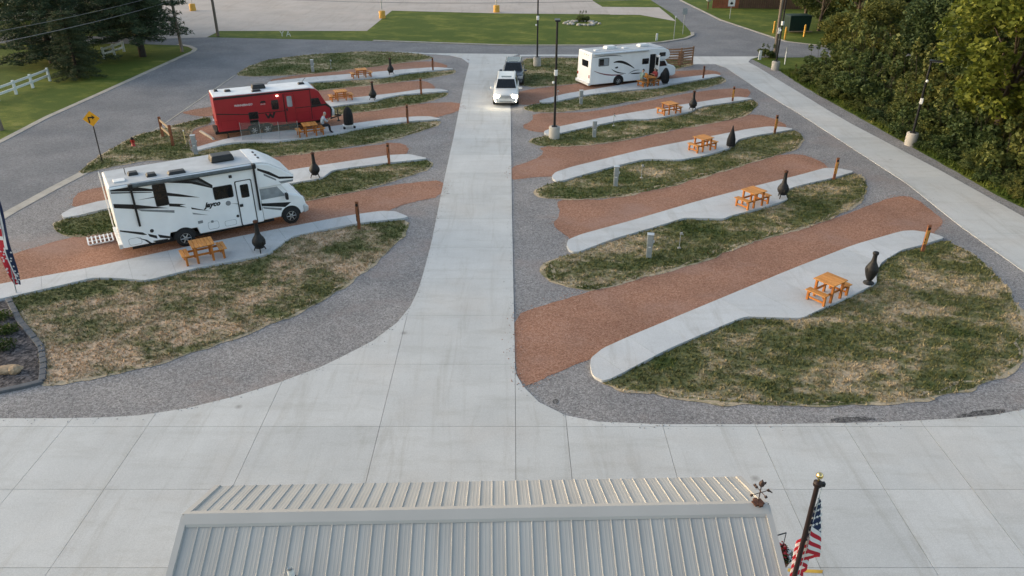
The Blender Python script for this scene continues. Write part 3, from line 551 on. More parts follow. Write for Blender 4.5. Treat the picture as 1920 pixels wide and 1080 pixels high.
def lettering(parent, text, x, z, size, y, mat, shear=0, tilt=0, bold=.0, space=1.0, name='lettering'):
    cu = bpy.data.curves.new('lettering', 'FONT'); cu.body = text; cu.size = size; cu.extrude = .002; cu.shear = shear; cu.offset = bold; cu.space_character = space; cu.resolution_u = 2
    ob = bpy.data.objects.new('tmp', cu); COL.objects.link(ob)
    bpy.context.view_layer.update()
    me = bpy.data.meshes.new_from_object(ob.evaluated_get(bpy.context.evaluated_depsgraph_get()))
    bpy.data.objects.remove(ob, do_unlink=True)
    me.materials.clear(); me.materials.append(mat); me.name = name
    o = link(name, me, parent); o.location = (x, y, z); o.rotation_euler = (R(90), tilt, 0)
    return o

# --- white motorhome with black swooshes, nearest on the left
JW = 2.3
jay = thing('motorhome', 'white motorhome with black slanting stripes parked on the nearest pitch left of the drive', 'motorhome', (*(-13.950, 29.202), .0), R(31.5), 'camping vehicles')
house = [(-2.45, .47), (-2.48, 1.0), (-2.45, 3.1), (3.35, 3.12), (3.95, 3.0), (4.5, 2.66), (5.0, 2.27), (4.96, 2.02), (4.3, 1.97), (3.4, 1.97), (3.4, .42), (.62, .44), (.55, .75), (-.55, .75), (-.62, .46)]
MB().side(house, 0, JW).build('body', MT['rv_white'], jay, bevel=.05, seg=3)
MB().side([(-2.40, 3.09), (-2.38, 3.135), (3.3, 3.155), (3.3, 3.09)], .06, JW - .06).build('roof', MT['rv_roof'], jay, bevel=.02)
cap = [(3.3, 3.1), (3.3, 3.165), (3.7, 3.13), (3.97, 3.04), (4.53, 2.70), (5.03, 2.30), (4.98, 2.26), (4.5, 2.62), (3.95, 2.97)]
MB().side(cap, .03, JW - .03).build('front_cap', MT['white_metal'], jay, bevel=.02)
for q in ((3.72, .7), (3.72, 1.15), (3.72, 1.6)): MB().box((q[0], q[1], 3.135), (.08, .13, .05)).build('marker_light', MT['black_plastic'], jay)
cabp = [(3.35, .42), (3.35, 1.97), (4.36, 1.96), (4.68, 1.46), (5.12, 1.33), (5.34, 1.17), (5.42, .88), (5.40, .52), (5.2, .42)]
MB().side(cabp, .12, JW - .12).build('cab', MT['rv_white'], jay, bevel=.07, seg=3)
MB().add([(4.40, .24, 1.94), (4.40, JW - .24, 1.94), (4.69, JW - .2, 1.49), (4.69, .2, 1.49)], [(0, 1, 2, 3)]).build('windscreen', MT['glass'], jay)
dw = MB().side([(3.44, 1.40), (3.44, 1.90), (4.22, 1.88), (4.5, 1.47), (4.5, 1.40)], .108, .14).build('cab_window', MT['sky_glass'], jay)  # pale glass colour stands in for sky reflected in this window
decal(jay, [(3.42, .45), (3.44, .45), (3.44, 1.38), (3.42, 1.38)], .118, 'grey_decal', name='cab_door_seam')
MB().side([(3.4, 1.24), (4.75, 1.04), (4.45, .86), (3.4, 1.12)], .112, .13).build('stripe', MT['black_trim'], jay)
MB().side([(3.45, 1.06), (4.3, .84), (4.25, .74), (3.5, .98)], .112, .13).build('stripe', MT['grey_decal'], jay)
mr = MB().box((4.55, -.06, 1.42), (.12, .2, .3)).build('mirror', MT['black_plastic'], jay, bevel=.03)
MB().box((4.55, JW + .06, 1.42), (.12, .2, .3)).build('mirror', MT['black_plastic'], jay, bevel=.03)
MB().side([(5.28, .42), (5.50, .5), (5.52, .72), (5.36, .82), (5.28, .8)], .06, JW - .06).build('bumper', MT['frame_grey'], jay, bevel=.04)
for y in (.3, JW - .5): MB().box((5.40, y + .1, 1.0), (.06, .34, .2)).build('headlight', MT['sky_glass'], jay, bevel=.02)
MB().box((5.42, JW / 2, .95), (.05, .9, .26)).build('grille', MT['black_plastic'], jay, bevel=.015)
arch(jay, 0, .42, .46, -.004, base=.42); arch(jay, 4.67, .42, .46, .122, base=.4)
wheel(jay, 0, -.03, .39, .26); wheel(jay, 4.67, .09, .39, .24)
wheel(jay, 0, JW - .28, .39, .26); wheel(jay, 4.67, JW - .34, .39, .24)
MB().box((.9, JW / 2, .36), (6.0, JW - .5, .2)).build('chassis', MT['under'], jay)
pane(jay, rrect(-.82, 2.02, -.36, 2.93, .07), -.002); pane(jay, rrect(1.5, 1.85, 2.26, 2.37, .07), -.002)
door = MB().side(rrect(2.44, .46, 3.08, 2.46, .06), -.018, .01).build('door', MT['rv_white'], jay)
fr = MB(); P_ = rrect(2.44, .46, 3.08, 2.46, .06); n_ = len(P_)
fr.add([(a, -.03, b) for a, b in P_] + [(2.76 + (a - 2.76) * 1.13, -.03, 1.46 + (b - 1.46) * 1.03) for a, b in P_] + [(2.76 + (a - 2.76) * 1.13, .01, 1.46 + (b - 1.46) * 1.03) for a, b in P_],
       [(i, (i + 1) % n_, n_ + (i + 1) % n_, n_ + i) for i in range(n_)] + [(n_ + i, n_ + (i + 1) % n_, 2 * n_ + (i + 1) % n_, 2 * n_ + i) for i in range(n_)])
fr.build('door_frame', MT['black_plastic'], door)
MB().side(rrect(2.60, 1.70, 2.95, 2.30, .05), -.027, .0).build('door_window', MT['glass'], door)
MB().box((2.53, -.04, 1.38), (.14, .05, .12)).build('door_handle', MT['black_plastic'], door, bevel=.01)
aw = MB().tube((-1.62, -.11, 3.07), (3.34, -.11, 3.02), .085, n=12).build('awning', MT['awning_grey'], jay)
for x, z0, z1 in ((-1.64, 3.1, 1.32), (3.3, 3.05, 1.0)):
    MB().box((x, -.06, (z0 + z1) / 2), (.085, .06, z0 - z1)).build('awning_arm', MT['black_trim'], aw, bevel=.01)
    MB().box((x, -.12, 3.06), (.17, .2, .22)).build('awning_bracket', MT['black_trim'], aw, bevel=.03)
# stripes on the side
for poly, mt in (([(-2.38, 3.02), (-1.7, 3.02), (-1.5, 2.99), (-.84, 2.77), (-.84, 2.68), (-2.38, 2.96)], 'black_trim'),
                 ([(-2.38, 2.93), (-.9, 2.66), (-.9, 2.63), (-2.38, 2.87)], 'black_trim'),
                 ([(-2.40, 2.44), (-1.68, 2.27), (-.4, 1.85), (-1.68, 2.07), (-2.40, 2.26)], 'black_trim'),
                 ([(-1.6, 2.05), (-.2, 1.71), (-.22, 1.60), (-1.45, 1.93)], 'grey_decal'),
                 ([(-1.5, 2.42), (-.84, 2.44), (-.84, 2.40)], 'black_trim'), ([(-.33, 2.52), (.2, 2.34), (.9, 2.06), (.15, 2.24), (-.34, 2.38)], 'black_trim'),
                 ([(-.36, 2.05), (.3, 1.88), (.05, 1.88), (.3, 1.74), (-.36, 1.92)], 'black_trim'),
                 ([(-.5, 2.98), (.3, 2.95), (1.02, 2.93), (1.5, 2.5), (1.48, 2.36), (.67, 2.72), (-.3, 2.95)], 'black_trim'),
                 ([(.55, 2.86), (.95, 2.85), (1.42, 2.45), (1.36, 2.47), (.9, 2.75)], 'grey_decal'),
                 ([(.47, 1.70), (1.2, 1.38), (.48, 1.62)], 'black_trim'), ([(.47, 1.46), (1.1, 1.22), (.5, 1.38)], 'grey_decal'),
                 ([(-2.42, 1.30), (-1.6, 1.02), (-1.45, .88), (-1.6, .9), (-2.42, 1.24)], 'black_trim'),
                 ([(-1.9, .86), (-1.5, .66), (-1.35, .48), (-1.45, .48), (-1.6, .66)], 'black_trim'), ([(-1.42, .92), (-1.1, .76), (-1.1, .62), (-1.38, .78)], 'black_trim'),
                 ([(-1.05, .80), (-.56, .60), (-.56, .50), (-1.0, .64)], 'black_trim'), ([(-1.3, .56), (-.7, .53), (-.7, .48), (-1.2, .48)], 'black_trim'),
                 ([(2.1, 1.55), (2.42, 1.48), (2.42, 1.44)], 'grey_decal')):
    decal(jay, poly, -.001, mt)
for pts in ([(3.46, 2.90), (3.95, 2.66), (4.35, 2.36), (4.98, 2.25), (4.97, 2.17), (4.35, 2.25), (3.9, 2.53), (3.46, 2.80)], [(3.7, 2.62), (4.2, 2.28), (4.2, 2.2), (3.7, 2.52)], [(4.3, 2.14), (4.96, 2.12), (4.94, 2.05), (4.4, 2.03)]):
    decal(jay, pts, -.001, 'black_trim' if pts[0][0] < 3.6 else 'grey_decal')
lettering(jay, 'Jayco', 1.02, 1.57, .30, -.008, MT['black_trim'], .35, 0, .014)
MB().lathe([(.06, 0), (.11, .0), (.11, .006), (.06, .006)], (2.0, -.008, 1.58), 14, axis='Y').build('emblem', MT['grey_decal'], jay)
MB().lathe([(.01, -.01), (.075, -.01), (.08, .01)], (-1.24, -.004, 1.01), 14, axis='Y').build('fuel_cap', MT['black_plastic'], jay)
MB().lathe([(.01, -.01), (.06, -.01), (.065, .01)], (2.3, -.004, .92), 12, axis='Y').build('socket_cover', MT['black_plastic'], jay)
MB().box((2.28, -.02, 2.74), (.13, .05, .12)).build('porch_lamp', MT['black_plastic'], jay, bevel=.01)
for x, z, w, h in ((.72, .98, .2, .12), (1.2, .9, .1, .1)): MB().box((x, -.006, z), (w, .02, h)).build('vent_grille', MT['grey_decal'], jay)
for x0, z0, x1, z1 in ((1.0, .55, 1.45, .9), (1.7, .55, 2.2, .8), (-2.2, .55, -1.7, .85)):
    b_ = MB(); P_ = rrect(x0, z0, x1, z1, .08); n_ = len(P_); cx, cz = (x0 + x1) / 2, (z0 + z1) / 2
    b_.add([(a, -.004, b) for a, b in P_] + [(cx + (a - cx) * .95, -.004, cz + (b - cz) * .92) for a, b in P_], [(i, (i + 1) % n_, n_ + (i + 1) % n_, n_ + i) for i in range(n_)]).build('hatch_seam', MT['grey_decal'], jay)
MB().box((2.25, 1.15, 3.30), (1.02, .72, .28), taper=.86).build('air_conditioner', MT['black_plastic'], jay, bevel=.07, seg=3)
for x, y, w in ((-1.35, 1.2, .42), (-.72, .62, .42), (.25, .42, .75)): MB().box((x, y, 3.19), (w, .42, .13), taper=.8).build('roof_vent', MT['black_plastic'], jay, bevel=.04)
MB().box((-1.95, .62, 3.16), (.45, .4, .05)).build('roof_hatch', MT['white_metal'], jay, bevel=.02)
MB().tube((-1.62, 1.35, 3.13), (-1.62, 1.35, 3.42), .015).build('aerial', MT['black_plastic'], jay)
lad = MB()
for y in (1.75, 2.1): lad.tube((-2.56, y, .8), (-2.56, y, 3.2), .018)
for k in range(7): lad.tube((-2.56, 1.75, .95 + k * .33), (-2.56, 2.1, .95 + k * .33), .015)
lad.build('ladder', MT['white_metal'], jay)
MB().box((-2.52, JW / 2, .55), (.14, JW - .1, .2)).build('rear_bumper', MT['frame_grey'], jay, bevel=.02)
for y in (.12, JW - .12): MB().box((-2.47, y, 1.15), (.03, .1, .35)).build('tail_light', MT['tail'], jay)

# --- red travel trailer
TW = 2.05
tr = thing('travel_trailer', 'bright red travel trailer with white roof and black trim lines', 'trailer', (*(-15.661, 45.883), 0), R(26), 'camping vehicles')
prof = [(-2.5, .45), (-2.52, 2.5), (3.25, 2.48), (3.55, 2.42), (3.8, 2.25), (4.24, 1.42), (4.46, 1.22), (4.5, 1.05), (4.42, .56), (4.12, .47)]
MB().side(prof, 0, TW).build('body', MT['red_paint'], tr, bevel=.04, seg=3)
MB().side([(-2.5, 2.49), (-2.47, 2.54), (3.25, 2.53), (3.58, 2.44), (3.5, 2.40), (3.2, 2.46)], .05, TW - .05).build('roof', MT['roof_white'], tr, bevel=.02)
MB().side([(-2.48, 2.34), (-2.49, 2.47), (3.22, 2.46), (3.24, 2.40)], -.012, .05).build('roof_trim', MT['black_trim'], tr)
MB().side([(4.235, 1.44), (4.47, 1.23), (4.53, 1.05), (4.45, .56), (4.38, .56), (4.42, 1.05), (4.38, 1.18), (4.1, 1.36)], -.004, TW + .004).build('front_bumper_panel', MT['black_trim'], tr)
for poly in ([(-2.46, 1.56), (-.6, 1.33), (1.58, 1.31), (1.58, 1.27), (-.6, 1.28), (-2.46, 1.50)], [(2.24, 1.41), (3.18, 1.40), (3.18, 1.36), (2.24, 1.37)], [(3.19, .6), (3.23, .6), (3.28, 2.46), (3.24, 2.46)],
             [(3.22, 1.40), (4.22, 1.46), (4.3, 1.36), (3.22, 1.30)], [(1.55, .5), (1.60, .5), (1.60, 2.3), (1.56, 2.3)]):
    decal(tr, poly, -.002, 'black_trim')
pane(tr, rrect(.84, 1.45, 1.22, 1.97, .06), -.002); pane(tr, rrect(-.6, 1.02, -.08, 1.4, .04), -.002); pane(tr, rrect(-.58, .72, -.12, .92, .03), -.002, 'storage_window')
pane(tr, [(3.30, 1.44), (3.30, 1.83), (3.72, 1.83), (3.86, 1.46)], -.002)
td = MB().side(rrect(1.64, .56, 2.22, 2.28, .07), -.016, .01).build('door', MT['red_paint'], tr)
MB().side(rrect(1.77, 1.5, 2.08, 2.15, .06), -.024, 0).build('door_window', MT['sky_glass'], td)
MB().box((1.72, -.035, 1.36), (.08, .05, .16)).build('door_handle', MT['black_plastic'], td, bevel=.01)
dfr = MB()
for x in (1.63, 2.22): dfr.box((x, -.012, 1.42), (.025, .03, 1.72))
dfr.box((1.925, -.012, 2.28), (.6, .03, .025)); dfr.build('door_frame', MT['red_dark'], td)
for x0, z0, x1, z1 in ((-2.3, .6, -1.35, 1.08), (3.35, .62, 3.95, 1.1), (2.3, .62, 3.1, 1.1)):
    b_ = MB(); P_ = rrect(x0, z0, x1, z1, .05); n_ = len(P_); cx, cz = (x0 + x1) / 2, (z0 + z1) / 2
    b_.add([(a, -.004, b) for a, b in P_] + [(cx + (a - cx) * .96, -.004, cz + (b - cz) * .93) for a, b in P_], [(i, (i + 1) % n_, n_ + (i + 1) % n_, n_ + i) for i in range(n_)]).build('hatch_seam', MT['red_dark'], tr)
lettering(tr, 'WINNEBAGO', -1.38, 1.84, .17, -.008, MT['white_metal'], .1, 0, .002, 1.05)
decal(tr, [(.14, 1.90), (.22, 2.02), (.46, 2.02), (.52, 1.90)], -.002, 'black_trim', name='badge'); lettering(tr, 'minnie', .17, 1.80, .11, -.008, MT['white_metal'])
decal(tr, [(.34, 1.24), (.44, 1.24), (.54, 1.08), (.62, 1.24), (.70, 1.24), (.78, 1.08), (.86, 1.28), (1.0, 1.28), (.84, .93), (.72, .93), (.66, 1.06), (.58, .93), (.48, .93)], -.002, 'black_trim', name='emblem')
pl = MB().box((1.22, -.05, 2.24), (.12, .07, .07)).build('porch_lamp', MT['lit_lamp'], tr, bevel=.015)
for x in (-.42, .36): wheel(tr, x, -.03, .31, .22); wheel(tr, x, TW - .26, .31, .22)
MB().box((.6, TW / 2, .36), (6.6, TW - .45, .18)).build('chassis', MT['under'], tr)
MB().side([(-.82, .46), (-.74, .60), (-.5, .68), (.44, .68), (.68, .60), (.76, .46)], -.006, .4).build('wheel_arch', MT['under'], tr)
MB().tube((4.3, .35, .38), (5.3, TW / 2, .36), .045).tube((4.3, TW - .35, .38), (5.3, TW / 2, .36), .045).build('tow_frame', MT['under'], tr)
MB().tube((5.1, TW / 2, .03), (5.1, TW / 2, .75), .035).box((5.1, TW / 2, .04), (.2, .2, .06)).build('jack', MT['black_plastic'], tr)
MB().lathe([(.1, .42), (.14, .46), (.14, .78), (.08, .86), (.05, .9)], (4.75, TW / 2, 0), 12).build('gas_bottle', MT['white_metal'], tr)
for x in (2.6, -2.0):
    MB().tube((x, .25, .36), (x, .25, .04), .03).box((x, .25, .03), (.16, .16, .04)).build('stabiliser', MT['black_plastic'], tr)
MB().box((2.0, -.16, .28), (.6, .34, .04)).box((2.0, -.02, .38), (.6, .3, .03)).build('step', MT['black_plastic'], tr)
MB().box((.35, 1.2, 2.66), (.85, .62, .26), taper=.85).build('air_conditioner', MT['black_plastic'], tr, bevel=.06, seg=3)
for x, y, w in ((-1.5, 1.15, .4), (3.0, 1.2, .42), (-2.15, 1.5, .25), (.1, .42, .6)): MB().box((x, y, 2.58), (w, .38, .12), taper=.75).build('roof_vent', MT['black_plastic'], tr, bevel=.03)
MB().tube((3.1, 1.4, 2.6), (3.35, 1.4, 2.85), .012).build('aerial', MT['black_plastic'], tr)
for y in (.15, TW - .15): MB().box((-2.53, y, .95), (.03, .12, .3)).build('tail_light', MT['tail'], tr)
MB().box((-2.55, .3, .55), (.1, .12, .5)).build('ladder_rack', MT['black_plastic'], tr)

# --- second motorhome, far right row
FW = 2.1
fv = thing('motorhome', 'white motorhome with dark curved swooshes and an open door behind the far right lawn', 'motorhome', (*(8.266, 59.353), 0), R(23.5), 'camping vehicles')
fh = [(-2.32, .22), (-2.36, .6), (-2.28, 2.6), (3.3, 2.6), (3.95, 2.55), (4.35, 2.38), (4.5, 2.1), (4.46, 1.78), (4.2, 1.66), (3.3, 1.62), (3.3, .22)]
MB().side(fh, 0, FW).build('body', MT['rv_white'], fv, bevel=.06, seg=3)
MB().side([(-2.2, 2.59), (-2.2, 2.64), (3.9, 2.62), (3.9, 2.55)], .08, FW - .08).build('roof', MT['rv_roof'], fv, bevel=.02)
MB().side([(3.25, .3), (3.25, 1.64), (4.2, 1.62), (4.5, 1.2), (5.0, 1.08), (5.2, .9), (5.22, .4), (5.0, .3)], .1, FW - .1).build('cab', MT['rv_white'], fv, bevel=.06, seg=3)
MB().add([(4.24, .22, 1.60), (4.24, FW - .22, 1.60), (4.51, FW - .18, 1.23), (4.51, .18, 1.23)], [(0, 1, 2, 3)]).build('windscreen', MT['glass'], fv)
MB().side([(3.62, 1.12), (3.62, 1.55), (4.12, 1.54), (4.35, 1.14)], .088, .12).build('cab_window', MT['glass'], fv)
pane(fv, rrect(-1.66, 1.61, -.84, 2.15, .06), -.002, mat='sky_glass'); pane(fv, rrect(-1.62, 1.65, -1.25, 2.11, .04), -.016, 'sliding_pane', frame=False)
pane(fv, rrect(2.08, 1.47, 2.6, 1.85, .05), -.002)
pane(fv, rrect(3.55, 1.95, 4.05, 2.2, .05), -.002, 'cabover_window')
MB().side(rrect(2.72, .34, 3.2, 2.16, .04), -.012, .03).build('doorway', MT['under'], fv)
fd = MB().box((3.22, -.30, 1.28), (.05, .58, 1.72)).build('door', MT['rv_white'], fv, bevel=.01)
MB().box((3.19, -.30, 1.65), (.03, .36, .62)).box((3.19, -.3, .82), (.03, .36, .42)).build('door_window', MT['glass'], fd)
MB().box((2.95, -.14, .26), (.5, .3, .04)).build('step', MT['black_plastic'], fv)
MB().tube((-2.1, -.08, 2.5), (2.5, -.08, 2.5), .07, n=10).build('awning', MT['frame_grey'], fv)
wheel(fv, .08, -.03, .32, .24); wheel(fv, 4.25, .07, .32, .22); wheel(fv, .08, FW - .26, .32, .24); wheel(fv, 4.25, FW - .3, .32, .22)
arch(fv, .08, .36, .44, -.002, base=.2); arch(fv, 4.25, .34, .42, .1, base=.28)
MB().box((.9, FW / 2, .24), (5.6, FW - .5, .16)).build('chassis', MT['under'], fv)
def swoosh(par, pts, w0, y, mat):
    n = len(pts); top = []; bot = []
    for i, (a, b) in enumerate(pts):
        w = w0 * math.sin(math.pi * (.08 + .84 * i / (n - 1))) / 2
        top.append((a, b + w)); bot.append((a, b - w))
    decal(par, bot + top[::-1], y, mat)
def bez(a, b, c, n=9): return [((1 - t) ** 2 * a[0] + 2 * t * (1 - t) * b[0] + t * t * c[0], (1 - t) ** 2 * a[1] + 2 * t * (1 - t) * b[1] + t * t * c[1]) for t in [i / (n - 1) for i in range(n)]]
swoosh(fv, bez((-.42, 1.78), (.3, 1.98), (1.4, 1.2)), .2, -.001, 'black_trim')
swoosh(fv, bez((-2.05, 1.28), (-.9, .72), (.5, .82)), .1, -.001, 'maroon')
swoosh(fv, bez((-.58, 1.32), (-.2, .95), (.7, .86)), .09, -.001, 'black_trim')
swoosh(fv, bez((-2.2, 2.28), (-.6, 2.42), (.3, 2.2)), .08, -.001, 'grey_decal')
swoosh(fv, bez((.9, .78), (1.3, 1.1), (1.9, 1.02)), .07, -.001, 'grey_decal')
swoosh(fv, bez((1.1, .8), (1.5, .8), (2.1, .78)), .1, -.001, 'black_trim')
decal(fv, [(-.3, 1.4), (-.05, 1.46), (.0, 1.34), (-.2, 1.3)], -.001, 'black_trim', name='emblem')
rw = MB(); P_ = rrect(.42, 1.5, 1.42, 1.98, .07)
rw.add([(-2.325, a, b) for a, b in P_] + [(-2.27, a, b) for a, b in P_], [tuple(range(len(P_) - 1, -1, -1))] + [(i, (i + 1) % len(P_), len(P_) + (i + 1) % len(P_), len(P_) + i) for i in range(len(P_))]).build('rear_window', MT['glass'], fv)
MB().box((-2.38, FW / 2, .3), (.2, FW + .04, .22)).build('rear_bumper', MT['white_metal'], fv, bevel=.03)
for y in (.14, FW - .14): MB().box((-2.36, y, .85), (.03, .1, .22)).build('tail_light', MT['tail'], fv)
for y in (.5, .8, 1.1): MB().box((-2.3, y, 2.38), (.03, .06, .03)).build('marker_light', MT['black_plastic'], fv)
MB().box((-.2, 1.1, 2.74), (.9, .62, .24), taper=.85).build('air_conditioner', MT['white_metal'], fv, bevel=.06, seg=3)
MB().box((2.6, 1.0, 2.72), (.85, .6, .2), taper=.85).build('air_conditioner', MT['white_metal'], fv, bevel=.06, seg=3)
for x in (-1.5, .9): MB().box((x, .8, 2.67), (.4, .38, .09), taper=.8).build('roof_vent', MT['white_metal'], fv, bevel=.03)

# --- two cars on the drive
def make_car(name, label, paint, lit, loc, rz):
    c = thing(name, label, 'car', loc, rz, 'cars waiting on the drive')
    sec = [(0.0, .74, .42, .78), (.12, .86, .32, .98), (.45, .93, .28, 1.04), (1.25, .96, .27, 1.12), (2.2, .98, .27, 1.14), (4.3, .98, .28, 1.14), (4.85, .94, .34, 1.10), (5.0, .86, .42, .95)]
    b = MB(); rings = []
    for x, hw, z0, z1 in sec:
        ring = [(-hw * .9, z0), (-hw, z0 + .12), (-hw, z1 - .22), (-hw * .95, z1 - .06), (-hw * .82, z1), (0, z1 + .03), (hw * .82, z1), (hw * .95, z1 - .06), (hw, z1 - .22), (hw, z0 + .12), (hw * .9, z0)]
        rings.append([(y, x, z) for y, z in ring])
    k = len(rings[0]); vs_ = [p for r_ in rings for p in r_]
    fs = [(j * k + i, j * k + (i + 1) % k, (j + 1) * k + (i + 1) % k, (j + 1) * k + i) for j in range(len(rings) - 1) for i in range(k)]
    b.add(vs_, fs, 0, True); b.add(rings[0], [tuple(range(k))]); b.add(rings[-1], [tuple(range(k - 1, -1, -1))])
    b.build('body', paint, c)
    g0 = [(-.86, 1.42, 1.12), (.86, 1.42, 1.12), (.9, 4.85, 1.10), (-.9, 4.85, 1.10)]; g1 = [(-.68, 2.15, 1.82), (.68, 2.15, 1.82), (.70, 4.62, 1.84), (-.70, 4.62, 1.84)]
    MB().add(g0 + g1, [(3, 2, 1, 0), (4, 5, 6, 7), (0, 1, 5, 4), (1, 2, 6, 5), (2, 3, 7, 6), (3, 0, 4, 7)]).build('cabin', paint, c, bevel=.05, seg=3)
    def lerp(a, b_, t): return tuple(a[i] + (b_[i] - a[i]) * t for i in range(3))
    def quad(A, B, C, D, u0, u1, v0, v1, off, name, mat='glass'):
        def pt(u, v): return Vector(lerp(lerp(A, B, u), lerp(D, C, u), v)) + Vector(off)
        MB().add([pt(u0, v0), pt(u1, v0), pt(u1, v1), pt(u0, v1)], [(0, 1, 2, 3)]).build(name, MT[mat], c)
    quad(g0[0], g0[1], g1[1], g1[0], .05, .95, .06, .9, (0, -.02, .012), 'windscreen')
    quad(g0[2], g0[3], g1[3], g1[2], .06, .94, .2, .9, (0, .02, .01), 'rear_window')
    for s_, A, B, C_, D in ((1, g0[1], g0[2], g1[2], g1[1]), (-1, g0[0], g0[3], g1[3], g1[0])):
        for u0, u1 in ((.1, .36), (.39, .66), (.69, .94)): quad(A, B, C_, D, u0, u1, .12, .88, (s_ * .012, 0, .004), 'side_window')
        MB().box((s_ * 1.1, 1.55, 1.17), (.26, .12, .18)).build('mirror', paint, c, bevel=.04)
        MB().tube((s_ * .60, 2.35, 1.89), (s_ * .62, 4.5, 1.91), .022, n=6).build('roof_rail', MT['frame_grey'], c)
        hl = MB().box((s_ * .70, .08, .84), (.40, .16, .25)).build('headlight', MT['headlamp'] if lit else MT['sky_glass'], c, bevel=.03)
        MB().lathe([(.01, -.02), (.11, -.02), (.115, .05)], (s_ * .70, .06, .52), 12, axis='Y').build('fog_lamp', MT['headlamp'] if lit else MT['sky_glass'], c)
        for y in (1.0, 3.95):
            w = MB()
            t_ = [(.2, 0), (.33, 0), (.365, .03), (.365, .21), (.33, .24), (.2, .24)]
            vv = []; n = 20
            for r_, d in t_:
                for i in range(n):
                    a = 2 * math.pi * i / n; vv.append((s_ * (.985 - d), y + r_ * math.cos(a), .365 + r_ * math.sin(a)))
            w.add(vv, [(j * n + i, j * n + (i + 1) % n, (j + 1) * n + (i + 1) % n, (j + 1) * n + i) for j in range(len(t_) - 1) for i in range(n)], 0, True)
            wo = w.build('wheel', MT['tyre'], c)
            rm = MB(); rm.add([(s_ * .975, y + .21 * math.cos(2 * math.pi * i / n), .365 + .21 * math.sin(2 * math.pi * i / n)) for i in range(n)], [tuple(range(n))]); rm.build('rim', MT['rim'], wo)
        MB().box((s_ * .78, 4.97, .95), (.16, .06, .42)).build('tail_light', MT['tail'], c, bevel=.02)
    MB().box((0, .035, .82), (.86, .1, .24)).build('grille', MT['rim'], c, bevel=.02)
    MB().box((0, .05, .46), (.95, .1, .12)).build('air_intake', MT['black_plastic'], c, bevel=.02)
    MB().box((0, .03, .62), (.36, .06, .08)).build('bumper_strip', paint, c, bevel=.02)
    MB().box((0, 2.65, 1.836), (.78, .42, .012)).build('sunroof', MT['glass'], c)
    MB().box((0, 2.6, .24), (1.7, 4.2, .2)).build('underbody', MT['under'], c)
    return c
MT['pearl'] = plain('pearl_white_paint', (.72, .72, .70), .25, var=.04, scale=1.5, spec=.5)
MT['slate'] = plain('slate_blue_paint', (.075, .09, .11), .25, .3, var=.08, scale=1.5, spec=.5)
c1 = make_car('car', 'white sport utility car with its headlights lit at the near end of the queue', MT['pearl'], True, (*(-0.451, 52.477), .03), R(-1)); c1.scale = (.93, .93, .88)
c2 = make_car('car', 'dark slate car waiting behind the white one', MT['slate'], False, ((0.042, 58.809)[0], (0.042, 58.809)[1], .03), R(-2)); c2.scale = (.88, .88, .82)

tr.scale = (1.0, 1, 1.03); fv.scale = (1.05, 1, 1.0); jay.scale = (.985, 1, 1)

# ------------------------------------------------------------------ picnic tables
MT['cedar'] = wood_mat('orange_stained_cedar', (.62, .30, .09), (.42, .17, .042))
MT['cedar_leg'] = wood_mat('orange_stained_legs', (.50, .20, .05), (.30, .10, .022), axis=(14, 14, 2))
def make_table():
    t = thing('picnic_table', 'x', 'table', group='picnic tables on the walkways')
    for i in range(6): MB().box((-.375 + i * .15, 0, .745), (.138, .86, .035)).build('top_plank', MT['cedar'], t, bevel=.006, seg=1)
    for s_ in (-1, 1):
        for k in range(2): MB().box((s_ * (.64 + k * .16), 0, .43), (.145, .82, .035)).build('bench_plank', MT['cedar'], t, bevel=.006, seg=1)
        for y in (-.34, .34):
            MB().box((s_ * .30, y, .365), (.085, .085, .72)).build('table_leg', MT['cedar_leg'], t, bevel=.006, seg=1)
            MB().box((s_ * .72, y, .205), (.085, .085, .41)).build('bench_leg', MT['cedar_leg'], t, bevel=.006, seg=1)
        MB().box((s_ * .72, 0, .12), (.035, .62, .07)).build('bench_stretcher', MT['cedar_leg'], t)
    for y in (-.275, .275):
        MB().box((0, y, .345), (1.56, .035, .085)).build('cross_rail', MT['cedar_leg'], t)
        MB().box((0, y, .69), (.84, .035, .07)).build('top_rail', MT['cedar_leg'], t)
    return t
tab0 = make_table()
TABLES = [((11.751, 24.455), 36, 1, 'orange wooden picnic table on the nearest walkway right of the drive'),
          ((11.589, 33.746), 34, 1, 'orange wooden picnic table on the second walkway from the front, right of the drive'),
          ((11.145, 42.461), 32, 1, 'orange wooden picnic table beside the chiminea under a pointed black cover'),
          ((10.718, 50.628), 30, .92, 'orange wooden picnic table on the fourth walkway from the front, right of the drive'),
          ((10.612, 58.809), 27, .9, 'orange wooden picnic table with two people at it beside the far motorhome'),
          ((-12.661, 27.735), 31, 1, 'orange wooden picnic table in front of the motorhome with black stripes'),
          ((-12.520, 45.480), 25, .92, 'orange wooden picnic table beside the red trailer with one person on its bench'),
          ((-12.406, 54.292), 24, .88, 'orange wooden picnic table just beyond the front end of the red trailer'),
          ((-12.270, 61.814), 22, .85, 'orange wooden picnic table on the farthest walkway left of the drive')]
for i, (p, a, s_, lab) in enumerate(TABLES):
    if i == 0: t = tab0; t['label'] = lab; t.location = (*p, .11); t.rotation_euler[2] = R(a)
    else: t = copy_tree(tab0, lab, (*p, .11), R(a))
    t.scale = (1, 1, s_)

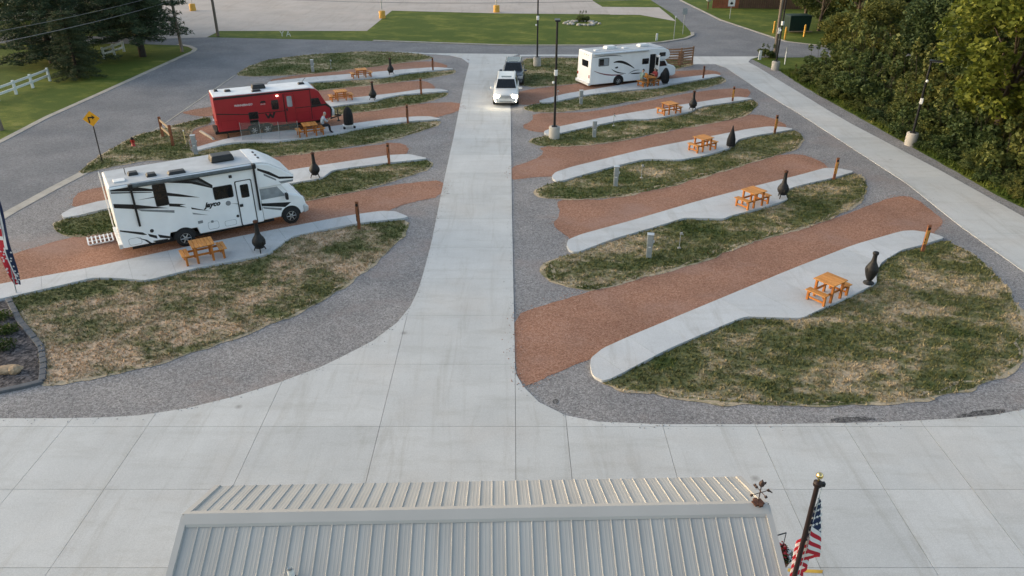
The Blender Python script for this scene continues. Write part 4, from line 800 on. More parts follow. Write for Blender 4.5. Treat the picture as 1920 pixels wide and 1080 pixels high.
# ------------------------------------------------------------------ chimineas and covers
MT['iron'] = plain('black_cast_iron', (.012, .012, .0125), .6, 0, var=.5, scale=14, bumps=.3)
MT['cover'] = plain('black_fabric_cover', (.013, .0135, .015), .85, var=.35, scale=7, bumps=.5)
MT['rust'] = plain('rusty_iron', (.085, .035, .02), .8, var=.4, scale=12)
MT['shelf_white'] = MT['white_metal']
def make_chiminea():
    c = thing('chiminea', 'x', 'chiminea', group='black chimineas on the walkways')
    MB().lathe([(.07, .20), (.16, .21), (.235, .29), (.275, .40), (.27, .50), (.22, .61), (.15, .71), (.11, .80)], n=24).build('bowl', MT['iron'], c)
    MB().lathe([(.108, .80), (.115, .82), (.10, .86), (.085, 1.1), (.075, 1.28), (.085, 1.30)], n=18).build('chimney', MT['iron'], c)
    MB().lathe([(.06, 1.30), (.10, 1.30), (.105, 1.34), (.09, 1.38), (.05, 1.40)], n=16).build('cap', MT['rust'], c)
    MB().box((-.05, -.258, .42), (.2, .06, .18)).build('fire_door', MT['iron'], c, bevel=.02)
    MB().lathe([(.17, .17), (.19, .17), (.19, .215), (.17, .215)], n=20).build('ring', MT['iron'], c)
    for k in range(3):
        a = R(90 + 120 * k); MB().tube((.17 * math.cos(a), .17 * math.sin(a), .24), (.27 * math.cos(a), .27 * math.sin(a), .0), .028, .022, 6).build('leg', MT['iron'], c)
    return c
ch0 = make_chiminea()
CH = [((13.350, 34.737), 20, 1.0, 'black chiminea on the second walkway from the front, right of the drive'),
      ((12.501, 51.467), 50, .95, 'black chiminea on the fourth walkway from the front, right of the drive'),
      ((-10.600, 28.506), 80, 1.0, 'black chiminea in front of the cab of the striped motorhome'),
      ((-10.412, 37.684), 10, .98, 'black chiminea just beyond the nose of the striped motorhome'),
      ((-10.080, 54.292), -30, .95, 'black chiminea on the walkway beyond the front of the red trailer'),
      ((-10.020, 62.810), 40, .95, 'black chiminea on the farthest walkway left of the drive')]
for i, (p, a, s_, lab) in enumerate(CH):
    if i == 0: c = ch0; c['label'] = lab; c.location = (*p, .11); c.rotation_euler[2] = R(a)
    else: c = copy_tree(ch0, lab, (*p, .11), R(a))
    c.scale = (1, 1, s_)
u = thing('chiminea', 'black urn-shaped chiminea on a round foot, nearest on the right of the drive', 'chiminea', (*(13.774, 25.566), .11), R(15), 'black chimineas on the walkways')
MB().lathe([(.22, 0), (.235, .02), (.22, .06), (.12, .085), (.10, .14)], n=22).build('foot', MT['iron'], u)
MB().lathe([(.10, .14), (.14, .2), (.20, .32), (.25, .46), (.285, .60), (.27, .70), (.19, .84), (.12, .96), (.095, 1.1), (.09, 1.24)], n=24).build('urn', MT['iron'], u)
MB().lathe([(.09, 1.24), (.12, 1.26), (.135, 1.31), (.12, 1.36), (.07, 1.38)], n=18).build('rim', MT['iron'], u)
for s_ in (-1, 1): MB().box((s_ * .27, 0, .62), (.06, .08, .18)).build('handle', MT['iron'], u, bevel=.02)
u.scale = (.86, .86, .98)
def folds(prof, n=40, amp=.03, k=9, seed=1):
    b = MB(); vs_ = []
    for j, (r, z) in enumerate(prof):
        for i in range(n):
            t = 2 * math.pi * i / n; w = 1 + amp * (math.sin(k * t + seed + j * .3) + .6 * math.sin((k + 4) * t + j * .5)) * (1 - j / len(prof) * .6)
            vs_.append((r * w * math.cos(t), r * w * math.sin(t), z))
    b.add(vs_, [(j * n + i, j * n + (i + 1) % n, (j + 1) * n + (i + 1) % n, (j + 1) * n + i) for j in range(len(prof) - 1) for i in range(n)], 0, True)
    b.add(vs_[-n:], [tuple(range(n))]); return b
cc = thing('covered_chiminea', 'chiminea hidden under a pointed black fabric cover on the third walkway right of the drive', 'chiminea', (*(12.937, 42.974), .11), 0, 'black chimineas on the walkways'); cc.scale = (.85, .85, .95)
folds([(.29, .1), (.30, .25), (.28, .5), (.21, .75), (.14, .95), (.07, 1.15), (.035, 1.3), (.02, 1.36)]).build('cover', MT['cover'], cc)
for k in range(3): MB().tube((.15 * math.cos(k * 2.1), .15 * math.sin(k * 2.1), .3), (.22 * math.cos(k * 2.1), .22 * math.sin(k * 2.1), 0), .025).build('leg', MT['iron'], cc)
cb = thing('covered_chiminea', 'black covered chiminea next to the two people at the far picnic table', 'chiminea', (*(12.000, 59.353), .11), 0, 'black chimineas on the walkways')
folds([(.20, .08), (.30, .25), (.32, .5), (.30, .8), (.22, 1.02), (.12, 1.18), (.05, 1.24)], amp=.05, k=6, seed=4).build('cover', MT['cover'], cb)
for k in range(3): MB().tube((.12 * math.cos(k * 2.1), .12 * math.sin(k * 2.1), .3), (.2 * math.cos(k * 2.1), .2 * math.sin(k * 2.1), 0), .03).build('leg', MT['iron'], cb)
gr = thing('covered_grill', 'tall black covered grill on a white wheeled shelf beside the red trailer site', 'grill', (*(-10.423, 47.010), .11), R(20))
folds([(.30, .26), (.31, .5), (.30, .85), (.24, 1.12), (.14, 1.3), (.05, 1.36)], amp=.03, k=7, seed=2).build('cover', MT['cover'], gr)
MB().box((0, 0, .2), (.75, .45, .05)).build('shelf', MT['white_metal'], gr, bevel=.01)
for x in (-.32, .32):
    for y in (-.18, .18): MB().tube((x, y, 0), (x, y, .2), .02).build('leg', MT['black_plastic'], gr)
    MB().lathe([(.01, -.02), (.08, -.02), (.08, .02), (.01, .02)], (x, -.22, .08), 12, axis='Y').build('wheel', MT['tyre'], gr)

# ------------------------------------------------------------------ pitch marker posts
MT['post_wood'] = wood_mat('red_brown_post', (.27, .115, .06), (.14, .055, .03), axis=(14, 14, 2))
MT['post_gold'] = wood_mat('gold_stained_board', (.50, .27, .075), (.32, .15, .04), axis=(14, 14, 2))
MT['burn'] = plain('burnt_letter', (.015, .011, .009), .8)
def make_post(gold):
    t = thing('marker_post', 'x', 'post', group='wooden pitch marker posts')
    MB().box((0, 0, .6), (.13, .10, 1.2)).build('post', MT['post_wood'], t, bevel=.012)
    MB().box((-.005, -.06, .68), (.15, .03, .62)).build('board', MT['post_gold'] if gold else MT['post_wood'], t, bevel=.008)
    MB().lathe([(.035, -.008), (.062, -.008), (.062, .004), (.035, .004)], (0, -.075, 1.08), 16, axis='Y').build('ring_mark', MT['burn'], t)
    for z in (.46, .60): MB().box((-.055, -.076, z), (.035, .008, .06)).build('notch_mark', MT['burn'], t)
    MB().box((.05, -.076, .80), (.025, .008, .24)).build('edge_mark', MT['burn'], t)
    MB().box((0, 0, 1.21), (.15, .13, .03)).build('cap', MT['post_wood'], t, bevel=.008)
    return t
pg, pr = make_post(True), make_post(False)
POSTS = [((17.357, 28.611), pg, 1.0, 'gold-boarded marker post at the far end of the nearest walkway on the right'),
         ((16.998, 37.519), pg, .98, 'gold-boarded marker post at the far end of the second walkway on the right'),
         ((16.519, 46.058), pg, .95, 'gold-boarded marker post at the end of the walkway with the pointed chiminea cover'),
         ((15.930, 53.982), pg, .9, 'marker post at the end of the fourth walkway from the front, right of the drive'),
         ((15.489, 61.423), pr, .85, 'dark marker post just right of the far motorhome'),
         ((-6.882, 30.977), pr, 1.1, 'red-brown marker post on the driest lawn in front of the striped motorhome'),
         ((-6.850, 40.044), pr, 1.0, 'red-brown marker post on the lawn just beyond the striped motorhome'),
         ((-6.832, 48.376), pr, 1.0, 'red-brown marker post on the walkway that passes the red trailer'),
         ((-6.815, 56.387), pr, .95, 'red-brown marker post on the second farthest walkway left of the drive'),
         ((-6.687, 64.464), pr, .9, 'red-brown marker post on the farthest walkway left of the drive')]
seen = set()
for p, src, s_, lab in POSTS:
    if src.name not in seen: seen.add(src.name); t = src; t['label'] = lab; t.location = (*p, .03)
    else: t = copy_tree(src, lab, (*p, .03))
    t.rotation_euler = (0, 0, R(random.uniform(-12, 12))); t.scale = (1, 1, s_)

# ------------------------------------------------------------------ power pedestals and water standpipes
MT['galv'] = plain('grey_painted_steel', (.30, .335, .35), .5, .2, var=.12, scale=5)
def make_ped():
    t = thing('power_pedestal', 'x', 'pedestal', group='grey power pedestals on the lawns')
    MB().box((0, 0, .27), (.22, .18, .54)).build('base', MT['galv'], t, bevel=.01)
    MB().box((0, 0, .80), (.25, .20, .50)).build('cabinet', MT['galv'], t, bevel=.012)
    MB().box((0, -.11, .82), (.2, .02, .36)).build('cover', MT['galv'], t, bevel=.006)
    MB().box((0, -.03, 1.065), (.28, .26, .03)).build('hood', MT['frame_grey'], t, bevel=.006)
    MB().box((.15, 0, .72), (.05, .07, .1)).build('meter', MT['white_metal'], t, bevel=.01)
    MB().box((0, -.095, .5), (.1, .012, .05)).build('label_plate', MT['white_metal'], t)
    return t
p0_ = make_ped()
PED = [((5.686, 28.039), 1.0, 'grey power pedestal on the dry lawn of the second right pitch'), ((5.350, 36.551), 1.0, 'grey power pedestal on the third lawn right of the drive'),
       ((5.092, 45.252), .95, 'grey power pedestal on the lawn near the tall lamp post in the right row'), ((4.926, 53.371), .92, 'grey power pedestal in front of the far motorhome'),
       ((-16.754, 64.043), .95, 'grey power pedestal on the farthest lawn left of the drive'), ((-18.308, 41.858), 1.05, 'pale power pedestal seen just over the roof of the striped motorhome')]
for i, (p, s_, lab) in enumerate(PED):
    if i == 0: t = p0_; t['label'] = lab; t.location = (*p, .04)
    else: t = copy_tree(p0_, lab, (*p, .04))
    t.rotation_euler = (0, 0, R(-8 + i * 4)); t.scale = (1, 1, s_)
def make_pipe():
    t = thing('water_standpipe', 'x', 'standpipe', group='thin water standpipes on the lawns')
    MB().tube((0, 0, 0), (0, 0, .66), .016).build('pipe', MT['galv'], t)
    MB().box((.02, 0, .7), (.1, .06, .1)).tube((.06, 0, .7), (.12, 0, .62), .018).build('tap_head', MT['frame_grey'], t, bevel=.01)
    MB().tube((-.02, 0, .75), (.05, 0, .84), .016).build('lever', MT['burn'], t)
    MB().box((0, 0, .03), (.14, .14, .06)).build('foot', MT['base_con'], t, bevel=.02)
    return t
q0 = make_pipe()
for i, (p, lab) in enumerate([((7.117, 28.877), 'thin water standpipe right of the pedestal on the second right lawn'), ((6.847, 37.684), 'thin water standpipe on the third lawn right of the drive'),
                              ((6.567, 47.622), 'thin water standpipe beside the fourth right walkway'), ((3.295, 54.292), 'thin water standpipe behind the tall lamp post'), ((-15.500, 65.321), 'thin water standpipe on the farthest lawn left of the drive')]):
    if i == 0: t = q0; t['label'] = lab; t.location = (*p, .05)
    else: t = copy_tree(q0, lab, (*p, .05))

# ------------------------------------------------------------------ lamp posts
MT['pole_black'] = plain('black_lamp_pole', (.02, .021, .024), .4, .4, var=.2)
def make_lamp(H=6.95, zb=4.0, zc=3.35):
    t = thing('lamp_post', 'x', 'lamp post', group='black lamp posts on concrete bases')
    MB().lathe([(.33, -.02), (.335, .7), (.31, .76), (.05, .77)], n=24).build('concrete_base', MT['base_con'], t)
    MB().box((0, 0, .79), (.34, .34, .05)).build('base_plate', MT['pole_black'], t, bevel=.01)
    MB().tube((0, 0, .78), (0, 0, H), .075, .06, 12).build('pole', MT['pole_black'], t)
    hd = MB().box((0, -.25, H + .05), (.32, .72, .09)).build('lamp_head', MT['pole_black'], t, bevel=.03)
    MB().box((0, -.28, H), (.24, .5, .02)).build('lens', MT['sky_glass'], hd)
    MB().box((0, -.02, zb), (.2, .18, .34)).build('junction_box', MT['white_metal'], t, bevel=.03)
    MB().lathe([(.02, 0), (.07, .03), (.08, .12), (.03, .16)], (-.14, -.05, zc), 12).build('camera_dome', MT['white_metal'], t)
    return t
l0 = make_lamp()
for i, (p, s_, lab) in enumerate([((2.601, 45.026), 1.0, 'tall black lamp post on a concrete base among the right pitches'), ((2.188, 66.646), 1.0, 'black lamp post on the lawn behind the two cars'),
                                  ((23.943, 43.711), .95, 'black lamp post against the dark trees on the right'), ((22.475, 65.105), .95, 'black lamp post beside the leaning wooden pole at the far corner')]):
    if i == 0: t = l0; t['label'] = lab; t.location = (*p, 0)
    elif i == 2: t = make_lamp(4.9, 2.65, 3.75); t['label'] = lab; t.location = (*p, 0); s_ = 1
    else: t = copy_tree(l0, lab, (*p, 0))
    t.scale = (1, 1, s_); t.rotation_euler[2] = R((0, 10, 60, 30)[i])

# ------------------------------------------------------------------ utility poles and wires
MT['old_wood'] = wood_mat('weathered_pole', (.23, .195, .16), (.11, .09, .075), axis=(6, 6, .6))
MT['wire'] = plain('grey_wire', (.16, .165, .17), .5)
def upole(p, lab, top, h, r=.15):
    t = thing('utility_pole', lab, 'utility pole', (*p, 0), 0, 'wooden utility poles')
    MB().tube((0, 0, -.1), (top[0], top[1], h), r, r * .75, 12).build('pole', MT['old_wood'], t)
    MB().box((top[0], top[1], h - .5), (1.8, .1, .12)).build('crossarm', MT['old_wood'], t)
    for x in (-.8, -.4, .4, .8): MB().lathe([(.03, 0), (.05, .05), (.03, .14)], (top[0] + x, top[1], h - .44), 8).build('insulator', MT['galv'], t)
    return t
upole((-31.351, 73.259), 'brown utility pole on the corner kerb beside the dark tree', (-.1, 0, 0), 9)
upole((-30.928, 81.823), 'brown utility pole at the left end of the far lawn strip', (0.1, 0, 0), 9)
wp = upole((24.080, 70.427), 'leaning grey utility pole beside the lamp post at the far right corner', (-.05, .6, 0), 10, .16)
MB().box((.0, -.2, 2.4), (.22, .1, .5)).build('meter_box', MT['white_metal'], wp)
upole((-32.633, 46.889), 'dark utility pole cut by the left edge above the street', (-.3, 0, 0), 9)
def wire(name, a, b, sag, lab, r=.012):
    m = MB(); pts = []
    for i in range(25):
        t = i / 24; pts.append((a[0] + (b[0] - a[0]) * t, a[1] + (b[1] - a[1]) * t, a[2] + (b[2] - a[2]) * t - sag * 4 * t * (1 - t)))
    for i in range(24): m.tube(pts[i], pts[i + 1], r, n=5, caps=False)
    tag(m.build(name, MT['wire']), lab, 'wire', 'overhead wires')
wire('overhead_wire', (-32.194, 41.735, 5.500), (*(-31.351, 73.259), 4.55), .25, 'pale overhead wire crossing in front of the two dark trees', .02)
wire('overhead_wire', (-32.258, 42.145, 6.100), (*(-31.351, 73.259), 5.3), .25, 'upper overhead wire crossing in front of the dark trees', .014)
wire('overhead_wire', (*(-30.928, 81.823), 4.0), (*(24.080, 70.427), 5.6), .8, 'thin overhead wire strung across the far parking lot', .02)

# ------------------------------------------------------------------ fences and signs
MT['white_vinyl'] = plain('white_vinyl_fence', (.62, .65, .64), .5, var=.1)
MT['rail_wood'] = wood_mat('weathered_rail', (.36, .29, .20), (.19, .145, .10), axis=(2, 14, 14))
MT['slat_wood'] = wood_mat('brown_slats', (.36, .22, .14), (.22, .125, .075), axis=(2, 14, 14))
def rail_fence(label, posts, h, mat, pw, rails, rw, group=None, name='rail_fence'):
    o0 = posts[0]; t = thing(name, label, 'fence', (*o0, 0), 0, group)
    loc = [Vector((p[0] - o0[0], p[1] - o0[1], 0)) for p in posts]
    for p in loc: MB().box((p.x, p.y, h / 2), (pw, pw, h), taper=.96).build('post', mat, t, bevel=.012)
    for a, b in zip(loc, loc[1:]):
        d = b - a; ang = math.atan2(d.y, d.x)
        for z in rails: MB().box(((a.x + b.x) / 2, (a.y + b.y) / 2, z), (d.length, rw * .4, rw), rz=ang).build('rail', MT['rail_wood'] if mat is MT['post_wood'] else mat, t)
    return t
rail_fence('white rail fence running out of the left edge under the dark tree', [(-37.152, 60.846), (-37.169, 58.452), (-37.243, 56.387), (-37.333, 54.292), (-37.347, 52.040)], 1.05, MT['white_vinyl'], .17, (.45, .88), .16, 'white rail fences beyond the street')
rail_fence('short white rail fence of three posts between the two dark trees', [(-37.155, 69.933), (-36.936, 71.434), (-36.881, 73.259)], 1.0, MT['white_vinyl'], .18, (.42, .84), .17, 'white rail fences beyond the street')
rail_fence('brown wooden rail fence of two posts on the lawn beyond the striped motorhome', [(-21.672, 45.366), (-20.295, 43.498)], 1.28, MT['post_wood'], .14, (.62, 1.08), .14)
sl = thing('slatted_fence', 'brown slatted timber fence beside the far motorhome', 'fence', (*(13.282, 66.199), 0))
sp = [(13.282, 66.199), (14.622, 66.422), (15.787, 67.098)]; sv = [Vector((p[0] - sp[0][0], p[1] - sp[0][1], 0)) for p in sp]
for p in sv: MB().box((p.x, p.y, .8), (.12, .12, 1.6)).build('post', MT['slat_wood'], sl)
for a, b in zip(sv, sv[1:]):
    d = b - a
    for k in range(7): MB().box(((a.x + b.x) / 2, (a.y + b.y) / 2 - .05, .22 + k * .21), (d.length, .03, .12), rz=math.atan2(d.y, d.x)).build('slat', MT['slat_wood'], sl)
rk = MB().box((1.35, .3, .72), (.45, .06, 1.2)); rk.build('leaning_panel', MT['slat_wood'], sl)
MT['sign_yellow'] = plain('yellow_sign_face', (.78, .36, .015), .45, var=.06)
MT['sign_black'] = plain('black_sign_print', (.012, .012, .012), .5)
ys = thing('road_sign', 'yellow diamond sign with a black right-turn arrow on a thin grey post', 'sign', (*(-23.052, 40.414), 0), R(14))
MB().tube((0, 0, 0), (.03, .05, 2.6), .032, n=6).build('post', MT['pole_black'], ys)
d_ = .43; pn = MB(); pn.side([(.03 - d_, 2.5), (.03, 2.5 - d_), (.03 + d_, 2.5), (.03, 2.5 + d_)], -.012, 0); pn.build('panel', MT['sign_yellow'], ys)
MB().side([(-.13, 2.27), (-.06, 2.27), (-.06, 2.53), (.08, 2.53), (.08, 2.45), (.22, 2.57), (.08, 2.69), (.08, 2.61), (-.13, 2.61)], -.018, -.012).build('arrow', MT['sign_black'], ys)
MT['hyd_red'] = plain('red_hydrant', (.36, .03, .025), .45, var=.2)
hy = thing('fire_hydrant', 'small red fire hydrant on the lawn near the street', 'hydrant', (*(-22.613, 43.393), .05)); hy.scale = (.8, .8, .75)
MB().lathe([(.16, 0), (.16, .05), (.11, .07), (.11, .45), (.14, .47), (.14, .52)], n=16).build('barrel', MT['hyd_red'], hy)
MB().lathe([(.13, .52), (.12, .60), (.07, .68), (.03, .72)], n=16).build('bonnet', MT['burn'], hy)
for s_ in (-1, 1): MB().tube((0, 0, .36), (s_ * .19, 0, .36), .05).build('outlet', MT['hyd_red'], hy)
MT['stake'] = plain('pale_stake', (.55, .48, .22), .6)
st = thing('marker_stake', 'thin pale stake at the lawn corner behind the red trailer', 'stake', (*(-19.610, 43.711), .05)); MB().tube((0, 0, 0), (0, 0, .85), .03, n=6).build('rod', MT['stake'], st)
MB().tube((0, 0, .8), (0, 0, .87), .036, n=6).build('cap', MT['white_metal'], st)
tag(MB().box((0, 0, .06), (2.4, .16, .12), taper=.85).build('wheel_stop', MT['kerb'], loc=(*(-19.038, 45.594), .02), rz=R(-50), bevel=.02), 'pale concrete wheel stop on the gravel behind the red trailer', 'wheel stop')
# folded white rack lying on the gravel behind the striped motorhome
rkt = thing('slatted_rack', 'white slatted rack lying on red gravel behind the striped motorhome', 'rack', (*(-17.959, 29.756), .02), R(31))
for y in (-.42, 0, .42): MB().tube((-.48, y, .05), (.48, y, .05), .03).build('frame_bar', MT['white_metal'], rkt)
for x in [-.48 + .16 * k for k in range(7)]: MB().box((x, 0, .085), (.06, .92, .03)).build('slat', MT['white_metal'], rkt)
# see-through mesh screen beside the trailer
m, n, l, b = nt('screen_mesh'); b.inputs['Base Color'].default_value = (.22, .23, .2, 1); b.inputs['Alpha'].default_value = .28; b.inputs['Roughness'].default_value = .7; MT['mesh'] = m
a_, c_ = (-16.415, 44.360), (-13.416, 44.580); ms = thing('mesh_screen', 'see-through grey mesh pen standing in front of the red trailer wheels', 'screen', (*a_, .12))
v_ = Vector((c_[0] - a_[0], c_[1] - a_[1], 0)); v_.length = 3.4; nrm = Vector((-v_.y, v_.x, 0)).normalized()
for k in range(3):
    p, q = v_ * (k / 3) + nrm * (.08 * (k % 2)), v_ * ((k + 1) / 3) + nrm * (.08 * ((k + 1) % 2))
    MB().add([p, q, q + Vector((0, 0, 1.05)), p + Vector((0, 0, 1.05))], [(0, 1, 2, 3)]).build('mesh_panel', MT['mesh'], ms)
for k in range(4): MB().tube(v_ * (k / 3) + nrm * (.08 * (k % 2)), v_ * (k / 3) + nrm * (.08 * (k % 2)) + Vector((0, 0, 1.08)), .014, n=6).build('pole', MT['galv'], ms)
# far street furniture
MT['orange_base'] = plain('yellow_painted_base', (.62, .33, .05), .6, var=.15)
for u_, (p, lab) in enumerate([((-15.585, 94.517), 'yellow lamp base with pale pole on the lot corner by the long lawn'), ((-1.950, 99.436), 'yellow lamp base with pale pole at the top edge of the long lawn'), ((-40.747, 100.861), 'yellow lamp base with pale pole on the parking lot near the trees')]):
    t = thing('lot_lamp', lab, 'lamp post', (*p, 0), 0, 'lot lamps on yellow bases')
    MB().lathe([(.4, 0), (.38, .8), (.34, .84), (.05, .85)], n=18).build('base', MT['orange_base'], t); MB().tube((0, 0, .84), (0, 0, 7.5), .07, .05).build('pole', MT['frame_grey'], t)
    MB().box((0, -.3, 7.5), (.3, .7, .12)).build('lamp_head', MT['frame_grey'], t)
def post_sign(name, lab, p, h, w, hh, mat, cat='sign', yaw=0):
    t = thing(name, lab, cat, (*p, 0), R(yaw)); MB().tube((0, 0, 0), (0, 0, h), .035, n=6).build('post', MT['galv'], t)
    MB().box((0, -.04, h - hh / 2), (w, .02, hh)).build('panel', mat, t); return t
post_sign('street_sign', 'grey-backed sign on a thin post at the end of the long lawn', (18.230, 83.150), 2.6, .5, .6, MT['galv'])
post_sign('marker_post', 'thin pale post with a white knob near the end of the long lawn', (16.641, 79.905), 2.3, .14, .14, MT['white_metal'], 'post')
t = post_sign('route_sign', 'white sign with a dark mark and a smaller tan plate above, before the red shed', (26.058, 94.092), 2.2, .8, .8, MT['white_metal'])
MB().side([(-.2, 1.7), (0, 1.95), (.2, 1.7), (.08, 1.6), (-.08, 1.6)], -.06, -.051).build('mark', MT['sign_black'], t)
MB().box((0, -.04, 2.5), (.45, .02, .5)).build('upper_plate', MT['rail_wood'], t)
mbx = thing('mailbox', 'grey mailbox on a dark post at the grass edge by the red shed', 'mailbox', (*(25.345, 102.325), 0)); MB().box((0, 0, .5), (.12, .12, 1.0)).build('post', MT['post_wood'], mbx)
MB().lathe([(.01, -.35), (.3, -.35), (.3, .35), (.01, .35)], (0, 0, 1.2), 16, axis='Y').build('box', MT['frame_grey'], mbx)
ya = thing('yard_letters', 'two small white yard letters standing in the far lawn strip', 'sign', (*(-23.856, 81.823), 0))
lettering(ya, 'Y', -.55, 0, .75, 0, MT['white_metal'], name='letter'); lettering(ya, 'A', .1, 0, .75, 0, MT['white_metal'], name='letter')
wm = thing('marker_post', 'short white marker at the roadside corner of the long lawn', 'post', (*(14.777, 79.284), 0), R(20)); MB().box((0, 0, .35), (.22, .06, .7)).build('board', MT['white_metal'], wm, bevel=.01); MB().box((0, .05, .3), (.05, .05, .6)).build('stake', MT['rail_wood'], wm)
wm = thing('marker_post', 'short white post beside the small bush at the far road corner', 'post', (*(22.423, 69.446), 0), R(8)); MB().box((0, 0, .4), (.26, .08, .8)).build('board', MT['white_metal'], wm, bevel=.01); MB().box((0, .06, .3), (.05, .05, .6)).build('stake', MT['galv'], wm)
wm = thing('marker_post', 'thin white post in the grass right of the leaning pole', 'post', (*(24.011, 67.327), 0)); MB().tube((0, 0, 0), (0, 0, 1.1), .05, n=8).build('rod', MT['white_metal'], wm); MB().tube((0, 0, 1.1), (0, 0, 1.5), .04, n=8).build('tip', MT['galv'], wm)
# stone ring with a shrub in the long lawn
MT['stone'] = concrete('pale_field_stone', (.42, .40, .36), .3, 2.5, 14, 'obj')
MT['leaf_dark'] = leaf_mat('shrub_leaf', (.02, .035, .012), (.04, .065, .018), (.085, .11, .03))
def stone_mesh(seed):
    bm = bmesh.new(); bmesh.ops.create_icosphere(bm, subdivisions=2, radius=.5)
    for v in bm.verts:
        v.co *= 1 + .35 * noise.noise(v.co * 1.6 + Vector((seed, 0, 0))); v.co.z *= .6
    me = bpy.data.meshes.new('stone'); bm.to_mesh(me); bm.free(); me.materials.append(MT['stone']); return me
STN = [stone_mesh(i * 3.7) for i in range(4)]
ring = thing('stone_bed', 'oval bed of pale stones with a dark shrub in the long lawn', 'rock bed', (*(8.002, 90.422), 0))
for k in range(34):
    a = k * 2 * math.pi / 34 * 2 + random.uniform(-.1, .1); rr = random.uniform(.55, 1.0)
    o = link('stone', STN[k % 4], ring, (2.1 * rr * math.cos(a), 1.9 * rr * math.sin(a), .08)); o.scale = [random.uniform(.3, .6)] * 3; o.rotation_euler[2] = random.uniform(0, 6)
# shed, dumpster, bollards at the far right
MT['shed_red'] = plain('rust_red_boards', (.25, .075, .04), .8, var=.2, scale=2); MT['shed_brown'] = plain('dark_brown_boards', (.085, .045, .032), .8, var=.2, scale=2)
sh = thing('board_fence', 'rust red and dark brown board fence along the far lawn', 'fence', (*(26.134, 103.324), 0))
e0, e1 = (26.134, 103.324), (41.250, 101.833); L_ = math.hypot(e1[0] - e0[0], e1[1] - e0[1]); aa = math.atan2(e1[1] - e0[1], e1[0] - e0[0]); k = 0; x = 0
while x < L_:
    MB().box((x + .14, 0, 1.2), (.26, .04, 2.4)).build('board', MT['shed_red'] if x < 3.2 else MT['shed_brown'], sh); x += .28; k += 1
for z in (.5, 1.9): MB().box((L_ / 2, .05, z), (L_, .06, .1)).build('rail', MT['shed_brown'], sh)
sh.rotation_euler[2] = aa
MT['bin_green'] = plain('dark_green_steel', (.006, .024, .021), .5, var=.2)
bn = thing('waste_container', 'dark green waste container behind the leaning utility pole', 'container', (*(30.765, 84.516), 0), R(5))
MB().box((0, 0, .95), (2.2, 1.5, 1.5), taper=1.08).build('bin', MT['bin_green'], bn, bevel=.03); MB().box((0, 0, 1.75), (2.4, 1.65, .08)).build('lid', MT['bin_green'], bn, bevel=.02)
MB().box((0, -1.1, .22), (2.6, .08, .1)).build('front_bar', MT['rail_wood'], bn)
for i_, (p, lab) in enumerate([((28.124, 83.828), 'yellow bollard left of the leaning utility pole'), ((28.065, 79.905), 'yellow bollard with a bend right behind the far lamp post'), ((30.591, 81.498), 'yellow bollard right of the green waste container')]):
    t = thing('bollard', lab, 'bollard', (*p, 0), 0, 'yellow bollards by the container'); MB().tube((0, 0, 0), (0, 0, 1.15), .1, n=12).build('post', MT['orange_base'], t); MB().lathe([(.1, 1.15), (.07, 1.22), (.02, 1.24)], n=12).build('cap', MT['orange_base'], t)

# ------------------------------------------------------------------ near building with ribbed metal roof
m, n, l, b = nt('pale_ribbed_steel')
a_ = N(n, 'ShaderNodeTexNoise', Scale=1.0, Detail=7.0, Roughness=.65); l.new(pos(n, l, (5, .5, .5)), a_.inputs['Vector'])
a2_ = N(n, 'ShaderNodeTexNoise', Scale=.7, Detail=4.0); l.new(pos(n, l), a2_.inputs['Vector'])
r1_ = ramp(n, [(.3, (.385, .375, .355)), (.6, (.435, .428, .408))]); l.new(a_.outputs[0], r1_.inputs[0]); r2_ = ramp(n, [(.3, (.93, .93, .92)), (.7, (1.04, 1.04, 1.03))]); l.new(a2_.outputs[0], r2_.inputs[0])
l.new(mix(n, l, 1, r1_.outputs[0], r2_.outputs[0], 'MULTIPLY'), b.inputs['Base Color']); b.inputs['Roughness'].default_value = .62; b.inputs['Specular IOR Level'].default_value = .3
MT['roof_metal'] = m
MT['cap_metal'] = plain('ridge_cap_steel', (.42, .41, .39), .65, 0, var=.05, scale=.8, spec=.3)
MT['wall_tan'] = plain('tan_steel_wall', (.42, .39, .33), .6, var=.06)
MT['pvc'] = plain('white_pvc', (.74, .75, .74), .35, var=.05)
ra, rb = (-5.460, 9.274, 4.250), (4.317, 9.521, 4.250)
BL = math.hypot(rb[0] - ra[0], rb[1] - ra[1]); BA = math.atan2(rb[1] - ra[1], rb[0] - ra[0])
bld = thing('building', 'low building with pale ribbed metal roof at the bottom of the picture', 'building', (ra[0], ra[1], 0), BA)
RZ, FR, FD, NR, ND = 4.22, 1.36, .60, 4.3, 1.83      # ridge height, far run/drop, near run/drop
def roof_panel(x0, w, sgn, run, drop, name):
    """one sheet with trapezoid ribs every 0.229 m, minor ribs between"""
    prof = []; k = round(w / .229)
    for i in range(k):
        b = i * w / k; g = w / k
        prof += [(b, 0), (b + .008, .015), (b + .020, .015), (b + .028, 0), (b + g * .5 - .018, 0), (b + g * .5, .002), (b + g * .5 + .018, 0), (b + g * .78 - .015, 0), (b + g * .78, .002), (b + g * .78 + .015, 0)]
    prof.append((w, 0))
    L = math.hypot(run, drop); ny, nz = sgn * drop / L, run / L
    vs_ = []
    for t in (0, 1):
        for x, h in prof: vs_.append((x, sgn * run * t + ny * h, -drop * t + nz * h))
    n = len(prof); b = MB(); b.add(vs_, [(i, i + 1, n + i + 1, n + i) for i in range(n - 1)])
    return b
npan = 11; pw = BL / npan
mn = mf = None
